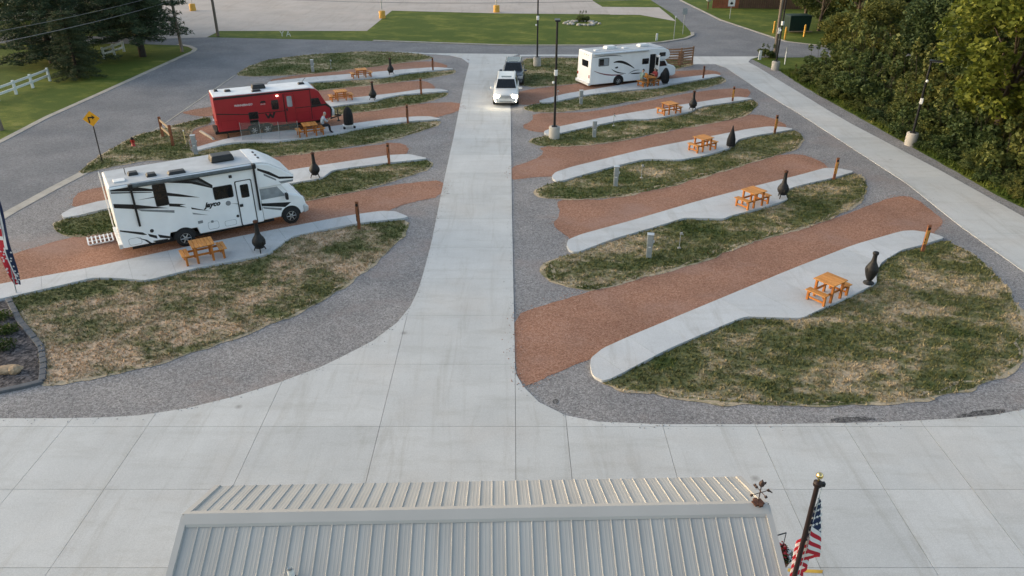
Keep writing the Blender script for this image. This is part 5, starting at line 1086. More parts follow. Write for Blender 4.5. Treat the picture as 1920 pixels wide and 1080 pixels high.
for i in range(npan):
    if i == 0:
        on = roof_panel(0, pw, -1, NR, ND, 'n').build('roof_panel', MT['roof_metal'], bld); of = roof_panel(0, pw, 1, FR, FD, 'f').build('roof_panel', MT['roof_metal'], bld); mn, mf = on.data, of.data
    else: on = link('roof_panel', mn, bld); of = link('roof_panel', mf, bld)
    on.location = (i * pw, -.02, RZ); of.location = (i * pw, .02, RZ)
s1, s2 = FD / FR, ND / NR
MB().add([(-.04, .17, RZ - .17 * s1 + .035), (-.04, .10, RZ - .10 * s1 + .05), (-.04, 0, RZ + .062), (-.04, -.16, RZ - .16 * s2 + .05), (-.04, -.19, RZ - .19 * s2 + .02),
          (BL + .04, .17, RZ - .17 * s1 + .035), (BL + .04, .10, RZ - .10 * s1 + .05), (BL + .04, 0, RZ + .062), (BL + .04, -.16, RZ - .16 * s2 + .05), (BL + .04, -.19, RZ - .19 * s2 + .02)],
         [(i, i + 1, 5 + i + 1, 5 + i) for i in range(4)] + [(0, 1, 2, 3, 4), (9, 8, 7, 6, 5)]).build('ridge_cap', MT['cap_metal'], bld)
for x in (-.03, BL + .03):
    MB().add([(x - .05, -.02, RZ + .04), (x + .05, -.02, RZ + .04), (x + .05, -NR, RZ - ND + .04), (x - .05, -NR, RZ - ND + .04), (x - .05, -.02, RZ - .14), (x + .05, -.02, RZ - .14), (x + .05, -NR, RZ - ND - .14), (x - .05, -NR, RZ - ND - .14)],
             [(0, 1, 2, 3), (7, 6, 5, 4), (0, 4, 5, 1), (1, 5, 6, 2), (2, 6, 7, 3), (3, 7, 4, 0)]).build('rake_trim', MT['cap_metal'], bld)
    MB().add([(x - .05, .02, RZ + .04), (x + .05, .02, RZ + .04), (x + .05, FR, RZ - FD + .04), (x - .05, FR, RZ - FD + .04), (x - .05, .02, RZ - .14), (x + .05, .02, RZ - .14), (x + .05, FR, RZ - FD - .14), (x - .05, FR, RZ - FD - .14)],
             [(0, 1, 2, 3), (7, 6, 5, 4), (0, 4, 5, 1), (1, 5, 6, 2), (2, 6, 7, 3), (3, 7, 4, 0)]).build('rake_trim', MT['cap_metal'], bld)
MB().side([(.2, 0), (.2, RZ - FD - .15), (BL - .2, RZ - FD - .15), (BL - .2, 0)], FR - .3, FR - .2).build('front_wall', MT['wall_tan'], bld)
MB().side([(.2, 0), (.2, RZ - ND - .15), (BL - .2, RZ - ND - .15), (BL - .2, 0)], -NR + .2, -NR + .3).build('rear_wall', MT['wall_tan'], bld)
for x in (.2, BL - .3):
    MB().add([(x + dx, y, z) for dx in (0, .1) for y, z in ((FR - .3, 0), (FR - .3, RZ - FD - .1), (0, RZ - .08), (-NR + .3, RZ - ND - .1), (-NR + .3, 0))],
             [(0, 1, 2, 3, 4), (9, 8, 7, 6, 5)] + [(i, (i + 1) % 5, 5 + (i + 1) % 5, 5 + i) for i in range(5)]).build('gable_wall', MT['wall_tan'], bld)
vp = (-3.512, 8.347, 3.720); ca, sa = math.cos(-BA), math.sin(-BA); lx, ly = vp[0] - ra[0], vp[1] - ra[1]
vx, vy = lx * ca - ly * sa, lx * sa + ly * ca
vpo = MB().tube((vx, vy, 3.5), (vx, vy, 4.02), .052, n=16, caps=False).tube((vx, vy, 4.03), (vx, vy, 3.6), .044, n=16, caps=False).build('vent_pipe', MT['pvc'], bld)
MB().lathe([(.10, -.02), (.08, .02), (.056, .05)], (vx, vy, RZ + vy * s2 - .01), 16).build('pipe_boot', MT['black_plastic'], vpo)
# spinner ornament on the ridge end
MT['orn'] = plain('dark_bronze_ornament', (.07, .045, .04), .5, .4, var=.4, scale=20)
oz = RZ + .05; op = (4.196, 9.528, 4.280)
orn = thing('roof_ornament', 'small dark metal spinner ornament on the right end of the ridge', 'ornament', (op[0], op[1], oz), R(20))
MB().box((0, 0, .02), (.18, .12, .03)).box((0, 0, .02), (.07, .2, .035)).build('foot', MT['rust'], orn)
MB().tube((0, 0, .02), (0, 0, .40), .009).build('stem', MT['orn'], orn)
MB().tube((-.17, 0, .24), (.17, 0, .24), .007).tube((0, -.15, .28), (0, .15, .28), .007).build('cross_arms', MT['orn'], orn)
for x, y, z in ((-.17, 0, .24), (.17, 0, .24), (0, -.15, .28), (0, .15, .28), (-.1, 0, .40)):
    MB().lathe([(.008, -.03), (.03, 0), (.008, .03)], (x, y, z), 8).build('cup', MT['orn'], orn)
MB().tube((.17, 0, .24), (.26, 0, .16), .02, .01).build('tail', MT['orn'], orn)
bd = MB().lathe([(.005, .36), (.045, .41), (.05, .45), (.02, .50), (.005, .53)], n=10).box((.05, 0, .43), (.08, .01, .05)).build('bird', MT['orn'], orn)
# hanging flower basket at the building corner
MT['terra'] = plain('rust_coir_basket', (.24, .085, .045), .8, var=.2, scale=9); MT['petal_red'] = plain('red_petals', (.50, .02, .03), .5, var=.2); MT['petal_white'] = plain('white_petals', (.75, .74, .72), .5, var=.1)
fp = (5.106, 10.136, 2.350)
hb = thing('hanging_basket', 'hanging basket of red and white flowers beside the roof corner', 'flower basket', (fp[0], fp[1], 2.0))
MB().lathe([(.06, .1), (.15, .16), (.2, .34), (.21, .36)], n=18).build('basket', MT['terra'], hb)
MB().tube((0, 0, .36), (0, 0, .95), .008).tube((0, 0, .95), (-.75, -.3, 1.0), .012).build('hanger', MT['black_plastic'], hb)
rg = np.random.default_rng(5)
def tuft(n, c, rad, size, rg, flat=.6):
    P = rg.normal(size=(n, 3)); P /= np.linalg.norm(P, axis=1)[:, None]; P *= (rg.random(n) ** .4)[:, None]; P = P * np.array(rad) + np.array(c)
    A = rg.normal(size=(n, 3)); A /= np.linalg.norm(A, axis=1)[:, None]; B = rg.normal(size=(n, 3)); B = np.cross(A, B); B /= np.linalg.norm(B, axis=1)[:, None]
    s_ = size * (.6 + .8 * rg.random(n))[:, None]
    return np.stack([P - A * s_, P + B * s_ * flat, P + A * s_, P - B * s_ * flat], 1).reshape(-1, 3)
link('foliage', quick_mesh('foliage', tuft(500, (0, 0, .40), (.22, .22, .14), .035, rg), 4, MT['leaf_dark']), hb)
link('red_flowers', quick_mesh('red_flowers', tuft(260, (-.06, .03, .46), (.2, .2, .16), .032, rg, .9), 4, MT['petal_red']), hb)
link('white_flowers', quick_mesh('white_flowers', tuft(120, (.1, -.05, .42), (.16, .14, .12), .03, rg, .9), 4, MT['petal_white']), hb)
# flag on its pole, lower right
MT['flag_red'] = plain('flag_red', (.45, .018, .035), .8, var=.08); MT['flag_white'] = plain('flag_white', (.70, .70, .71), .8, var=.05); MT['flag_blue'] = plain('flag_blue', (.012, .024, .07), .8, var=.1); MT['gold'] = plain('polished_gold_ball', (.85, .62, .28), .12, 1.0, var=.03)
MT['bronze'] = plain('dark_bronze_pole', (.02, .011, .011), .5, .2, var=.2)
tp = (4.259, 7.903, 6.200); fl = thing('flag_pole', 'dark flag pole with a gold ball beside the building', 'flag pole', (tp[0], tp[1], 0))
MB().tube((0, 0, 0), (0, 0, 6.18), .042, .034, 14).build('pole', MT['bronze'], fl); MB().lathe([(.03, 6.17), (.06, 6.18), (.06, 6.24), (.02, 6.26)], n=14).build('truck', MT['bronze'], fl)
MB().tube((0, 0, 6.25), (0, 0, 6.31), .012).build('ball_stem', MT['gold'], fl)
MB().lathe([(.005, 6.30)] + [(.05 * math.sin(math.pi * i / 10), 6.355 - .05 * math.cos(math.pi * i / 10)) for i in range(1, 10)] + [(.005, 6.405)], n=18).build('ball', MT['gold'], fl)
MB().box((.06, 0, 6.2), (.08, .05, .06)).build('pulley', MT['black_plastic'], fl)
MB().tube((.07, 0, 6.2), (.075, 0, .9), .005, n=5).build('halyard', MT['pvc'], fl)
flag = thing('flag', 'limp striped flag with white stars on blue hanging from the dark pole', 'flag', (tp[0], tp[1], 0))
HO, FLY, ZT = 1.06, 1.8, 6.02; NU, NV = 80, 39
def fpt(u, v):
    """u along the fly 0..1, v down the hoist 0..1: the free side hangs in pleats beside the pole"""
    ph_ = u / .135; k = int(ph_); f = ph_ - k; tri = f if k % 2 == 0 else 1 - f
    tri = .5 - .5 * math.cos(math.pi * tri)
    A = .07 + .19 * min(1, v * .95 + u * .5)
    if k: A *= .72
    return (.055 + A * tri, -.03 + .05 * ph_ + .03 * math.sin(v * 5 + u * 9), ZT - HO * v - u * FLY * .84)
gv = [fpt(i / NU, j / NV) for j in range(NV + 1) for i in range(NU + 1)]; fm = MB()
for j in range(NV):
    st_ = j // 3
    for i in range(NU):
        m_ = 2 if (st_ < 7 and i < NU * .4) else (0 if st_ % 2 == 0 else 1)
        a0 = j * (NU + 1) + i; fm.f.append((a0, a0 + 1, a0 + NU + 2, a0 + NU + 1)); fm.m.append(m_); fm.s.append(True)
fm.v = gv; fm.build('cloth', [MT['flag_red'], MT['flag_white'], MT['flag_blue']], flag)
for r_ in range(9):
    for q in range(6 if r_ % 2 == 0 else 5):
        u0 = .4 * ((q + .5) / 6 if r_ % 2 == 0 else (q + 1) / 6); v0 = 7 / 13 * (r_ + .6) / 9.2
        c_ = Vector(fpt(u0, v0)); du = (Vector(fpt(u0 + .01, v0)) - c_); dv = (Vector(fpt(u0, v0 + .01)) - c_); nn = du.cross(dv).normalized()
        e1_ = du.normalized(); e2_ = nn.cross(e1_)
        sm = MB()
        for off in (.006, -.006):
            pts = []
            for k in range(10):
                a = k * math.pi / 5 + math.pi / 2; rr = .03 if k % 2 == 0 else .013; pts.append(c_ + nn * off + e1_ * rr * math.cos(a) + e2_ * rr * math.sin(a))
            sm.add(pts, [tuple(range(10))])
        sm.build('star', MT['flag_white'], flag)
# feather banner at the left edge
bp = (-18.734, 24.831); fb = thing('feather_banner', 'tall red white and blue feather banner cut by the left edge', 'banner', (*bp, 0), R(5))
MB().tube((0, 0, 0), (.39, 0, 3.9), .022, .012, 8).build('pole', MT['galv'], fb)
def bpt(u, v):  # v up, u across from the right edge
    z = .42 + v * 3.4; w = (.24 + .30 * min(1, v * 2.2)) * (1 - max(0, v - .85) * 3)
    return (.27 + .08 * (z - .5) - w * u, .05 * math.sin(v * 9 + u * 3), z)
bm_ = MB(); NU2, NV2 = 10, 48
for j in range(NV2 + 1):
    for i in range(NU2 + 1): bm_.v.append(bpt(i / NU2, j / NV2))
for j in range(NV2):
    v = j / NV2
    for i in range(NU2):
        u_ = i / NU2
        m_ = 2 if u_ < (.34 if v < .42 else .12) or v > .92 else (1 if (v > .42 or (.34 <= u_ < .42)) else 0)
        if v > .42 and v < .92 and u_ >= .12:
            cyc = ((v - .42) / .13) % 1; m_ = 0 if (cyc - .5) ** 2 + ((u_ - .6) * 1.4) ** 2 < .16 else 1
        a0 = j * (NU2 + 1) + i; bm_.f.append((a0, a0 + 1, a0 + NU2 + 2, a0 + NU2 + 1)); bm_.m.append(m_); bm_.s.append(True)
bm_.build('cloth', [MT['flag_red'], MT['flag_white'], MT['flag_blue']], fb)
for k in range(26):
    u_, v = random.uniform(.05, .95), random.uniform(.02, .42); c_ = Vector(bpt(u_, v)) + Vector((0, -.012, 0)); pts = []
    for q in range(10):
        a = q * math.pi / 5 + math.pi / 2; rr = .05 if q % 2 == 0 else .022; pts.append(c_ + Vector((rr * math.cos(a), 0, rr * math.sin(a))))
    MB().add(pts, [tuple(range(10))]).build('star', MT['flag_white'], fb)

# ------------------------------------------------------------------ planting bed at the left edge
bed = [(-20.20, 23.61), (-18.83, 24.41), (-18.33, 23.81), (-17.48, 22.81), (-16.57, 21.91), (-15.78, 21.10), (-15.13, 20.08), (-14.67, 19.16), (-15.13, 18.91), (-15.66, 18.68), (-16.70, 18.28)]
sheet('planting_bed', chaikin(bed, 1), .045, MT['dark_gravel'])
MT['edge_stone'] = concrete('grey_edging_stone', (.125, .135, .15), .25, 3, 20, 'obj')
edge = chaikin([(-18.79, 24.41), (-18.29, 23.81), (-17.44, 22.81), (-16.53, 21.91), (-15.73, 21.10), (-15.08, 20.08), (-14.59, 19.11), (-15.09, 18.82), (-15.61, 18.60), (-16.64, 18.20)], 0)
ekerb = thing('bed_edging', 'row of grey edging stones round the dark gravel bed', 'edging', (0, 0, 0))
em = MB().box((0, 0, .05), (.34, .2, .12)).build('edging_stone', MT['edge_stone'], ekerb, bevel=.02); first = True
for a, b in zip(edge, edge[1:]):
    L_ = math.hypot(b[0] - a[0], b[1] - a[1]); n_ = max(1, round(L_ / .36)); ang_ = math.atan2(b[1] - a[1], b[0] - a[0])
    for k in range(n_):
        t_ = (k + .5) / n_; o = em if first else link('edging_stone', em.data, ekerb); first = False
        o.location = (a[0] + (b[0] - a[0]) * t_, a[1] + (b[1] - a[1]) * t_, random.uniform(-.01, .01)); o.rotation_euler[2] = ang_ + random.uniform(-.04, .04)
MT['tan_rock'] = concrete('tan_boulder', (.36, .27, .18), .3, 3, 12, 'obj')
for p, s_, lab in (((-16.027, 19.628), (.95, .42, .45), 'long tan boulder in the dark gravel bed'), ((-15.740, 19.628), (.42, .38, .5), 'small tan boulder at the end of the long one in the gravel bed')):
    me = stone_mesh(p[0]); me.materials.clear(); me.materials.append(MT['tan_rock']); o = link('boulder', me, None, (*p, .12)); o.scale = s_; o.rotation_euler[2] = .25; tag(o, lab, 'boulder')
rg2 = np.random.default_rng(8)
for i_, (p, r_) in enumerate((((-18.171, 22.961), .4), ((-17.329, 22.052), .32), ((-16.937, 21.032), .42), ((-17.811, 21.877), .5))):
    t = thing('low_plant', ['dark low plant at the back of the gravel bed', 'small dark plant near the edging of the gravel bed', 'spreading dark plant before the boulders', 'dark plant at the left edge of the gravel bed'][i_], 'plant', (*p, .04), 0, 'low plants in the gravel bed')
    link('foliage', quick_mesh('foliage', tuft(420, (0, 0, .14), (r_, r_, .16), .05, rg2, .35), 4, MT['leaf_dark']), t)
    MB().tube((0, 0, 0), (0, 0, .18), .012).build('stem', MT['old_wood'], t)
# dark stain-like heaps of fine stone along the kerb line at the front right
MT['mulch'] = gravel('dark_fines', (.03, .03, .032), (.10, .098, .10), (.24, .235, .235), None, 14, 30)
sheet('dark_gravel_patch', ragged(chaikin([(9.22, 17.35), (10.54, 17.40), (10.48, 17.18), (9.20, 17.13)], 1), .15, .08, 3), .015, MT['mulch'])
sheet('dark_gravel_patch', ragged(chaikin([(12.89, 17.45), (13.99, 17.75), (14.64, 17.78), (14.35, 17.55), (12.96, 17.28)], 1), .15, .08, 3), .015, MT['mulch'])
sheet('dark_gravel_patch', ragged(chaikin([(1.22, 18.22), (1.38, 18.28), (1.40, 18.04), (1.24, 18.01)], 1), .1, .04, 3), .015, MT['mulch'])

# ------------------------------------------------------------------ people
MT['skin'] = plain('skin', (.50, .30, .215), .6, var=.06); MT['grey_hair'] = plain('grey_hair', (.34, .33, .32), .8); MT['dark_hair'] = plain('dark_hair', (.03, .022, .018), .8)
MT['shirt_blue'] = plain('pale_blue_shirt', (.34, .40, .47), .85, var=.1); MT['shirt_red'] = plain('red_shirt', (.33, .05, .05), .85, var=.1); MT['shirt_teal'] = plain('grey_green_shirt', (.25, .33, .29), .85, var=.1)
MT['pants'] = plain('dark_trousers', (.02, .022, .028), .85, var=.2); MT['khaki'] = plain('khaki_trousers', (.26, .2, .13), .85); MT['shoe'] = plain('dark_shoes', (.05, .025, .025), .7)
def person(label, loc, rz, shirt, pants, hair, lean=.12, reach=.30):
    """seated figure facing +x, hips above the local origin at bench height .45"""
    t = thing('person', label, 'person', loc, rz, 'people at the picnic tables')
    V = []; E = []; Rr = []; tagm = []
    def v(p, r, m, frm=None):
        V.append(p); Rr.append(r); tagm.append(m)
        if frm is not None: E.append((frm, len(V) - 1))
        return len(V) - 1
    hip = v((0, 0, .56), .15, 2); wa = v((lean * .35, 0, .72), .135, 1, hip); chs = v((lean * .9, 0, .93), .155, 1, wa); nk0 = v((lean * 1.2, 0, 1.07), .085, 1, chs)
    nk = v((lean * 1.35, 0, 1.13), .055, 0, nk0); h0 = v((lean * 1.6 + .02, 0, 1.21), .085, 0, nk); h1 = v((lean * 1.6 + .02, 0, 1.30), .095, 3, h0); v((lean * 1.55, 0, 1.36), .06, 3, h1); v((lean * 1.6 + .125, 0, 1.235), .014, 0, h0)
    for s_ in (-1, 1):
        sh_ = v((lean * 1.05, s_ * .19, 1.02), .075, 1, chs); el = v((lean + .14, s_ * .25, .80), .05, 1, sh_); wr = v((lean + reach, s_ * .13, .88), .032, 0, el); pm = v((lean + reach + .07, s_ * .10, .91), .034, 0, wr)
        for k in range(4):
            f1 = v((lean + reach + .13, s_ * (.075 + .02 * k), .935 - .012 * abs(k - 1.5)), .010, 0, pm); v((lean + reach + .155 - .006 * abs(k - 1), s_ * (.07 + .02 * k), .91), .008, 0, f1)
        v((lean + reach + .06, s_ * .045, .945), .010, 0, pm)
        th = v((.10, s_ * .10, .55), .10, 2, hip); kn = v((.46, s_ * .12, .53), .07, 2, th); an = v((.50, s_ * .12, .12), .045, 2, kn); v((.66, s_ * .13, .05), .042, 4, an)
    me = bpy.data.meshes.new('body'); me.from_pydata(V, E, []); ob = bpy.data.objects.new('tmp', me); COL.objects.link(ob)
    ob.modifiers.new('skin', 'SKIN'); sv_ = me.skin_vertices[0].data
    for i, r_ in enumerate(Rr): sv_[i].radius = (r_, r_)
    sv_[0].use_root = True
    sb_ = ob.modifiers.new('sub', 'SUBSURF'); sb_.levels = 1; sb_.render_levels = 1
    bpy.context.view_layer.update()
    nm = bpy.data.meshes.new_from_object(ob.evaluated_get(bpy.context.evaluated_depsgraph_get())); bpy.data.objects.remove(ob, do_unlink=True)
    nm.materials.clear()
    for k in ('skin', shirt, pants, hair, 'shoe'): nm.materials.append(MT[k])
    A = np.array(V); tg = np.array(tagm)
    for p in nm.polygons:
        p.use_smooth = True; d = np.linalg.norm(A - np.array(p.center), axis=1) - np.array(Rr) * .6; p.material_index = int(tg[d.argmin()])
    nm.name = 'body'; link('body', nm, t)
    for s_ in (-1, 1): MB().lathe([(.002, -.012), (.012, 0), (.002, .012)], (lean * 1.6 + .105, s_ * .035, 1.255), 8).build('eye', MT['burn'], t)
    return t
person('person in pale blue shirt and dark trousers on a bench beside the red trailer', ((-12.520, 45.480)[0] + .72 * math.cos(R(25)), (-12.520, 45.480)[1] + .72 * math.sin(R(25)) + .05, .06), R(25), 'shirt_blue', 'pants', 'grey_hair', .16, .28)
ph = MB().box((0, 0, 0), (.02, .09, .16)).build('phone', MT['black_plastic'], bevel=.006); ph.location = ((-12.520, 45.480)[0] + .72 * math.cos(R(25)) + .50 * math.cos(R(25)), (-12.520, 45.480)[1] + .72 * math.sin(R(25)) + .05 + .50 * math.sin(R(25)), 1.04); ph.rotation_euler[2] = R(25); tag(ph, 'dark phone held by the person beside the red trailer', 'phone')
c0 = (10.612, 58.809)
person('person in a red shirt with grey hair on the right far bench', (c0[0] + .72 * math.cos(R(27)), c0[1] + .72 * math.sin(R(27)), .06), R(27 + 180), 'shirt_red', 'khaki', 'grey_hair', .10, .26)
person('person in grey green shirt, dark hair, on the left bench of the far table', (c0[0] - .72 * math.cos(R(27)), c0[1] - .72 * math.sin(R(27)) + .05, .06), R(27), 'shirt_teal', 'khaki', 'dark_hair', .10, .26)
MT['orange_fabric'] = plain('orange_fabric', (.62, .24, .05), .8, var=.15, scale=8)
ob_ = folds([(.05, 0), (.17, .03), (.2, .14), (.16, .26), (.06, .33)], n=24, amp=.05, k=5).build('bag', MT['orange_fabric'], loc=(c0[0] - .28, c0[1] - .28, .80)); tag(ob_, 'round orange bag on the corner of the far picnic table', 'bag')

# ------------------------------------------------------------------ trees and bushes
MT['bark'] = wood_mat('grey_brown_bark', (.10, .08, .062), (.045, .036, .03), axis=(5, 5, .8)); MT['bark_dark'] = wood_mat('dark_bark', (.05, .042, .036), (.022, .018, .016), axis=(5, 5, .8))
MT['leaf_a'] = leaf_mat('olive_green_leaf', (.044, .060, .019), (.088, .11, .032), (.165, .18, .055))
MT['leaf_b'] = leaf_mat('yellow_green_leaf', (.045, .062, .010), (.125, .15, .022), (.25, .26, .045), .3, .8)
MT['leaf_c'] = leaf_mat('deep_green_leaf', (.032, .053, .019), (.064, .094, .032), (.12, .15, .05))
MT['leaf_bush'] = leaf_mat('undergrowth_leaf', (.042, .062, .021), (.086, .115, .036), (.165, .175, .062))
MT['needle'] = leaf_mat('pine_needles', (.018, .032, .02), (.036, .058, .034), (.07, .095, .052), .12)
def leaves(clumps, per, size, rg, flat=.55):
    out = []
    for c, r_ in clumps:
        n = max(20, int(per * (r_[0] ** 2))); P = rg.normal(size=(n, 3)); P /= np.linalg.norm(P, axis=1)[:, None]; P *= (.45 + .55 * rg.random(n) ** .6)[:, None]
        P = P * np.array(r_) + np.array(c)
        A = rg.normal(size=(n, 3)) * np.array([1, 1, .55]); A /= np.linalg.norm(A, axis=1)[:, None]; B = np.cross(A, rg.normal(size=(n, 3))); B /= np.linalg.norm(B, axis=1)[:, None]
        s_ = size * (.5 + rg.random(n))[:, None]
        out.append(np.stack([P - A * s_, P + B * s_ * flat, P + A * s_, P - B * s_ * flat], 1).reshape(-1, 3))
    return np.concatenate(out)
def broadleaf(seed, h, rad, low, per=260, size=.14, nclump=46):
    """returns trunk builder and crown vertices"""
    rg = np.random.default_rng(seed); cl = []; tk = MB()
    tk.tube((0, 0, -.2), (0, 0, h * .45), .02 * h + .05, .012 * h + .02, 10)
    mid = (low + h) / 2; hz = (h - low) / 2
    for i in range(nclump):
        d = rg.normal(size=3); d /= np.linalg.norm(d); q = .45 + .55 * rg.random() ** .5
        c = np.array([d[0] * rad * q, d[1] * rad * q, mid + d[2] * hz * q]); r_ = rad * (.24 + .16 * rg.random())
        cl.append((c, (r_, r_, r_ * .72)))
        if i % 3 == 0:
            z0 = h * (.15 + .3 * rg.random()); m_ = (c[0] * .45, c[1] * .45, z0 + (c[2] - z0) * .6)
            tk.tube((0, 0, z0), m_, .008 * h, .005 * h, 6, caps=False); tk.tube(m_, tuple(c), .005 * h, .002 * h, 5, caps=False)
    return tk, leaves(cl, per, size, rg)
def tree(name, label, src, loc, s, rz, group, mats, cat='tree'):
    t = thing(name, label, cat, loc, rz, group); t.scale = s
    link('trunk', src[0], t); link('crown', src[1], t); return t
def proto(seed, h, rad, low, leafm, bark, **kw):
    tk, cv = broadleaf(seed, h, rad, low, **kw); o = tk.build('trunk', MT[bark]); me = o.data; bpy.data.objects.remove(o, do_unlink=True)
    return (me, quick_mesh('crown', cv, 4, MT[leafm]))
PA = proto(1, 11, 3.6, 2.2, 'leaf_a', 'bark'); PB = proto(2, 12, 4.0, 2.6, 'leaf_b', 'bark', per=210, size=.17); PC = proto(3, 10, 3.4, 1.6, 'leaf_c', 'bark_dark')
PS = proto(4, 5.0, 2.0, .7, 'leaf_a', 'bark', per=420, size=.11, nclump=30)
def bush_proto(seed, leafm, r=1.3, h=1.7):
    rg = np.random.default_rng(seed); cl = []; tk = MB()
    for i in range(20):
        a = rg.random() * 6.28; q = rg.random() ** .5; z = h * (.15 + .75 * rg.random() * (1 - .4 * q)); c = np.array([r * q * math.cos(a), r * q * math.sin(a), z]); rr = .28 + .22 * rg.random()
        cl.append((c, (rr, rr, rr * .8)))
        if i % 3 == 0: tk.tube((c[0] * .2, c[1] * .2, -.05), tuple(c), .022, .008, 5, caps=False)
    for i in range(6):  # stray shoots
        a = rg.random() * 6.28; c = np.array([r * .7 * math.cos(a), r * .7 * math.sin(a), h * (1.0 + .25 * rg.random())]); cl.append((c, (.16, .16, .3)))
        tk.tube((c[0] * .4, c[1] * .4, .1), tuple(c), .015, .006, 5, caps=False)
    o = tk.build('stems', MT['bark_dark']); me = o.data; bpy.data.objects.remove(o, do_unlink=True)
    return (me, quick_mesh('foliage', leaves(cl, 1300, .085, rg), 4, MT[leafm]))
BU = [bush_proto(11, 'leaf_bush'), bush_proto(12, 'leaf_c'), bush_proto(13, 'leaf_a')]
rt = random.Random(4)
def bush(p, s, k, label, group):
    t = thing('bush', label, 'bush', (*p, 0), rt.uniform(0, 6.28), group); t.scale = s
    link('stems', BU[k][0], t); link('foliage', BU[k][1], t); return t
# edge of the wood along the side drive: near row of bushes, second row taller, trees behind
edgeline = [(23.00, 63.22), (23.16, 59.35), (23.26, 54.29), (23.53, 50.22), (23.82, 46.77), (23.95, 44.14), (24.25, 40.89), (24.52, 37.52), (24.85, 34.74), (25.22, 32.03), (25.47, 29.53)]
def along(pl, d):
    for a, b in zip(pl, pl[1:]):
        L = math.hypot(b[0] - a[0], b[1] - a[1])
        if d <= L: return (a[0] + (b[0] - a[0]) * d / L, a[1] + (b[1] - a[1]) * d / L)
        d -= L
    return pl[-1]
LT = sum(math.hypot(b[0] - a[0], b[1] - a[1]) for a, b in zip(edgeline, edgeline[1:]))
d = .2
while d < LT:
    p = along(edgeline, d); s = rt.uniform(.5, .85); hz = s * rt.uniform(.55, .9)
    bush((p[0] + .9 + rt.uniform(-.2, .3), p[1]), (s, s, hz), rt.randrange(3), 'low green undergrowth bush at the gravel edge of the side drive', 'undergrowth bushes in front of the wood'); d += rt.uniform(1.0, 1.5)
d = .6
while d < LT:
    p = along(edgeline, d); s = rt.uniform(1.0, 1.4); near = d / LT
    bush((p[0] + 2.4 + rt.uniform(-.3, .6), p[1]), (s, s, s * rt.uniform(.85, 1.25) * (.8 + .35 * near)), rt.randrange(3), 'dense green bush in the second row of the wood edge', 'bushes along the wood edge'); d += rt.uniform(1.5, 2.2)
d = 3.0
while d < LT + 2:
    p = along(edgeline, d); s = rt.uniform(1.25, 1.7)
    bush((p[0] + 4.6 + rt.uniform(-.5, .8), p[1] + rt.uniform(-.5, .5)), (s, s, s * rt.uniform(1.1, 1.5)), rt.randrange(3), 'tall dense bush standing deep in the wood edge', 'tall bushes inside the wood'); d += rt.uniform(2.2, 3.0)
TR = [('olive green tree rising behind the bushes along the side drive', PA), ('deep green tree standing in the middle of the wood', PC)]
for p, k, s in [((29.5, 62), 0, .62), ((31.5, 57), 1, .75), ((33, 52.0), 0, .82), ((30.5, 48), 1, .80), ((34.5, 46), 0, .95), ((31.5, 42.5), 1, .9), ((35.5, 39.5), 0, 1.0), ((38, 53), 1, 1.0), ((39.5, 60), 0, .95), ((40, 46), 1, 1.05), ((37, 66), 1, .85), ((44, 56), 0, 1.1), ((46, 66), 1, 1.1),
                ((42, 38), 1, 1.1), ((50, 50), 1, 1.2), ((52, 60), 0, 1.2), ((36, 33.5), 1, 1.0), ((41, 72), 0, .9), ((48, 75), 1, 1.1), ((56, 72), 1, 1.2), ((40, 82), 1, .8), ((48, 88), 0, 1.0), ((58, 88), 1, 1.2), ((66, 80), 1, 1.3), ((46, 98), 1, 1.1), ((56, 102), 0, 1.2), ((68, 98), 1, 1.4), ((62, 62), 1, 1.3), ((60, 50), 0, 1.3)]:
    tree('broadleaf_tree', TR[k][0], TR[k][1], (*p, 0), (s * rt.uniform(.9, 1.15), s * rt.uniform(.9, 1.15), s * rt.uniform(.9, 1.1)), rt.uniform(0, 6.28), 'trees of the wood on the right', None)
tree('maple_tree', 'bright yellow green tree leaning over the right edge of the picture', PB, (27.4, 41.5, 0), (.92, .92, .95), 1.2, None, None)
tree('maple_tree', 'yellow green tree half hidden behind the brightest one at the right edge', PB, (28.6, 36.5, 0), (.9, .9, 1.0), 3.4, None, None)
for p, s, lab in (((28.107, 67.098), .8, 'thin young tree at the left end of the wood in front of the cross street'), ((33.505, 85.215), 1.5, 'young green tree beside the green container'), ((35.924, 81.823), 1.6, 'young green tree beyond the cross street on the right'), ((34.284, 92.020), 1.5, 'young green tree behind the green container')):
    tree('young_tree', lab, PS, (*p, 0), (s, s, s * 1.1), rt.uniform(0, 6), 'young trees by the cross street', None)
bush((23.346, 70.427), (.6, .6, .55), 2, 'small round bush at the foot of the leaning utility pole', None)
b_ = bush((8.258, 92.020), (.55, .55, .5), 1, 'small dark shrub inside the stone bed', None)

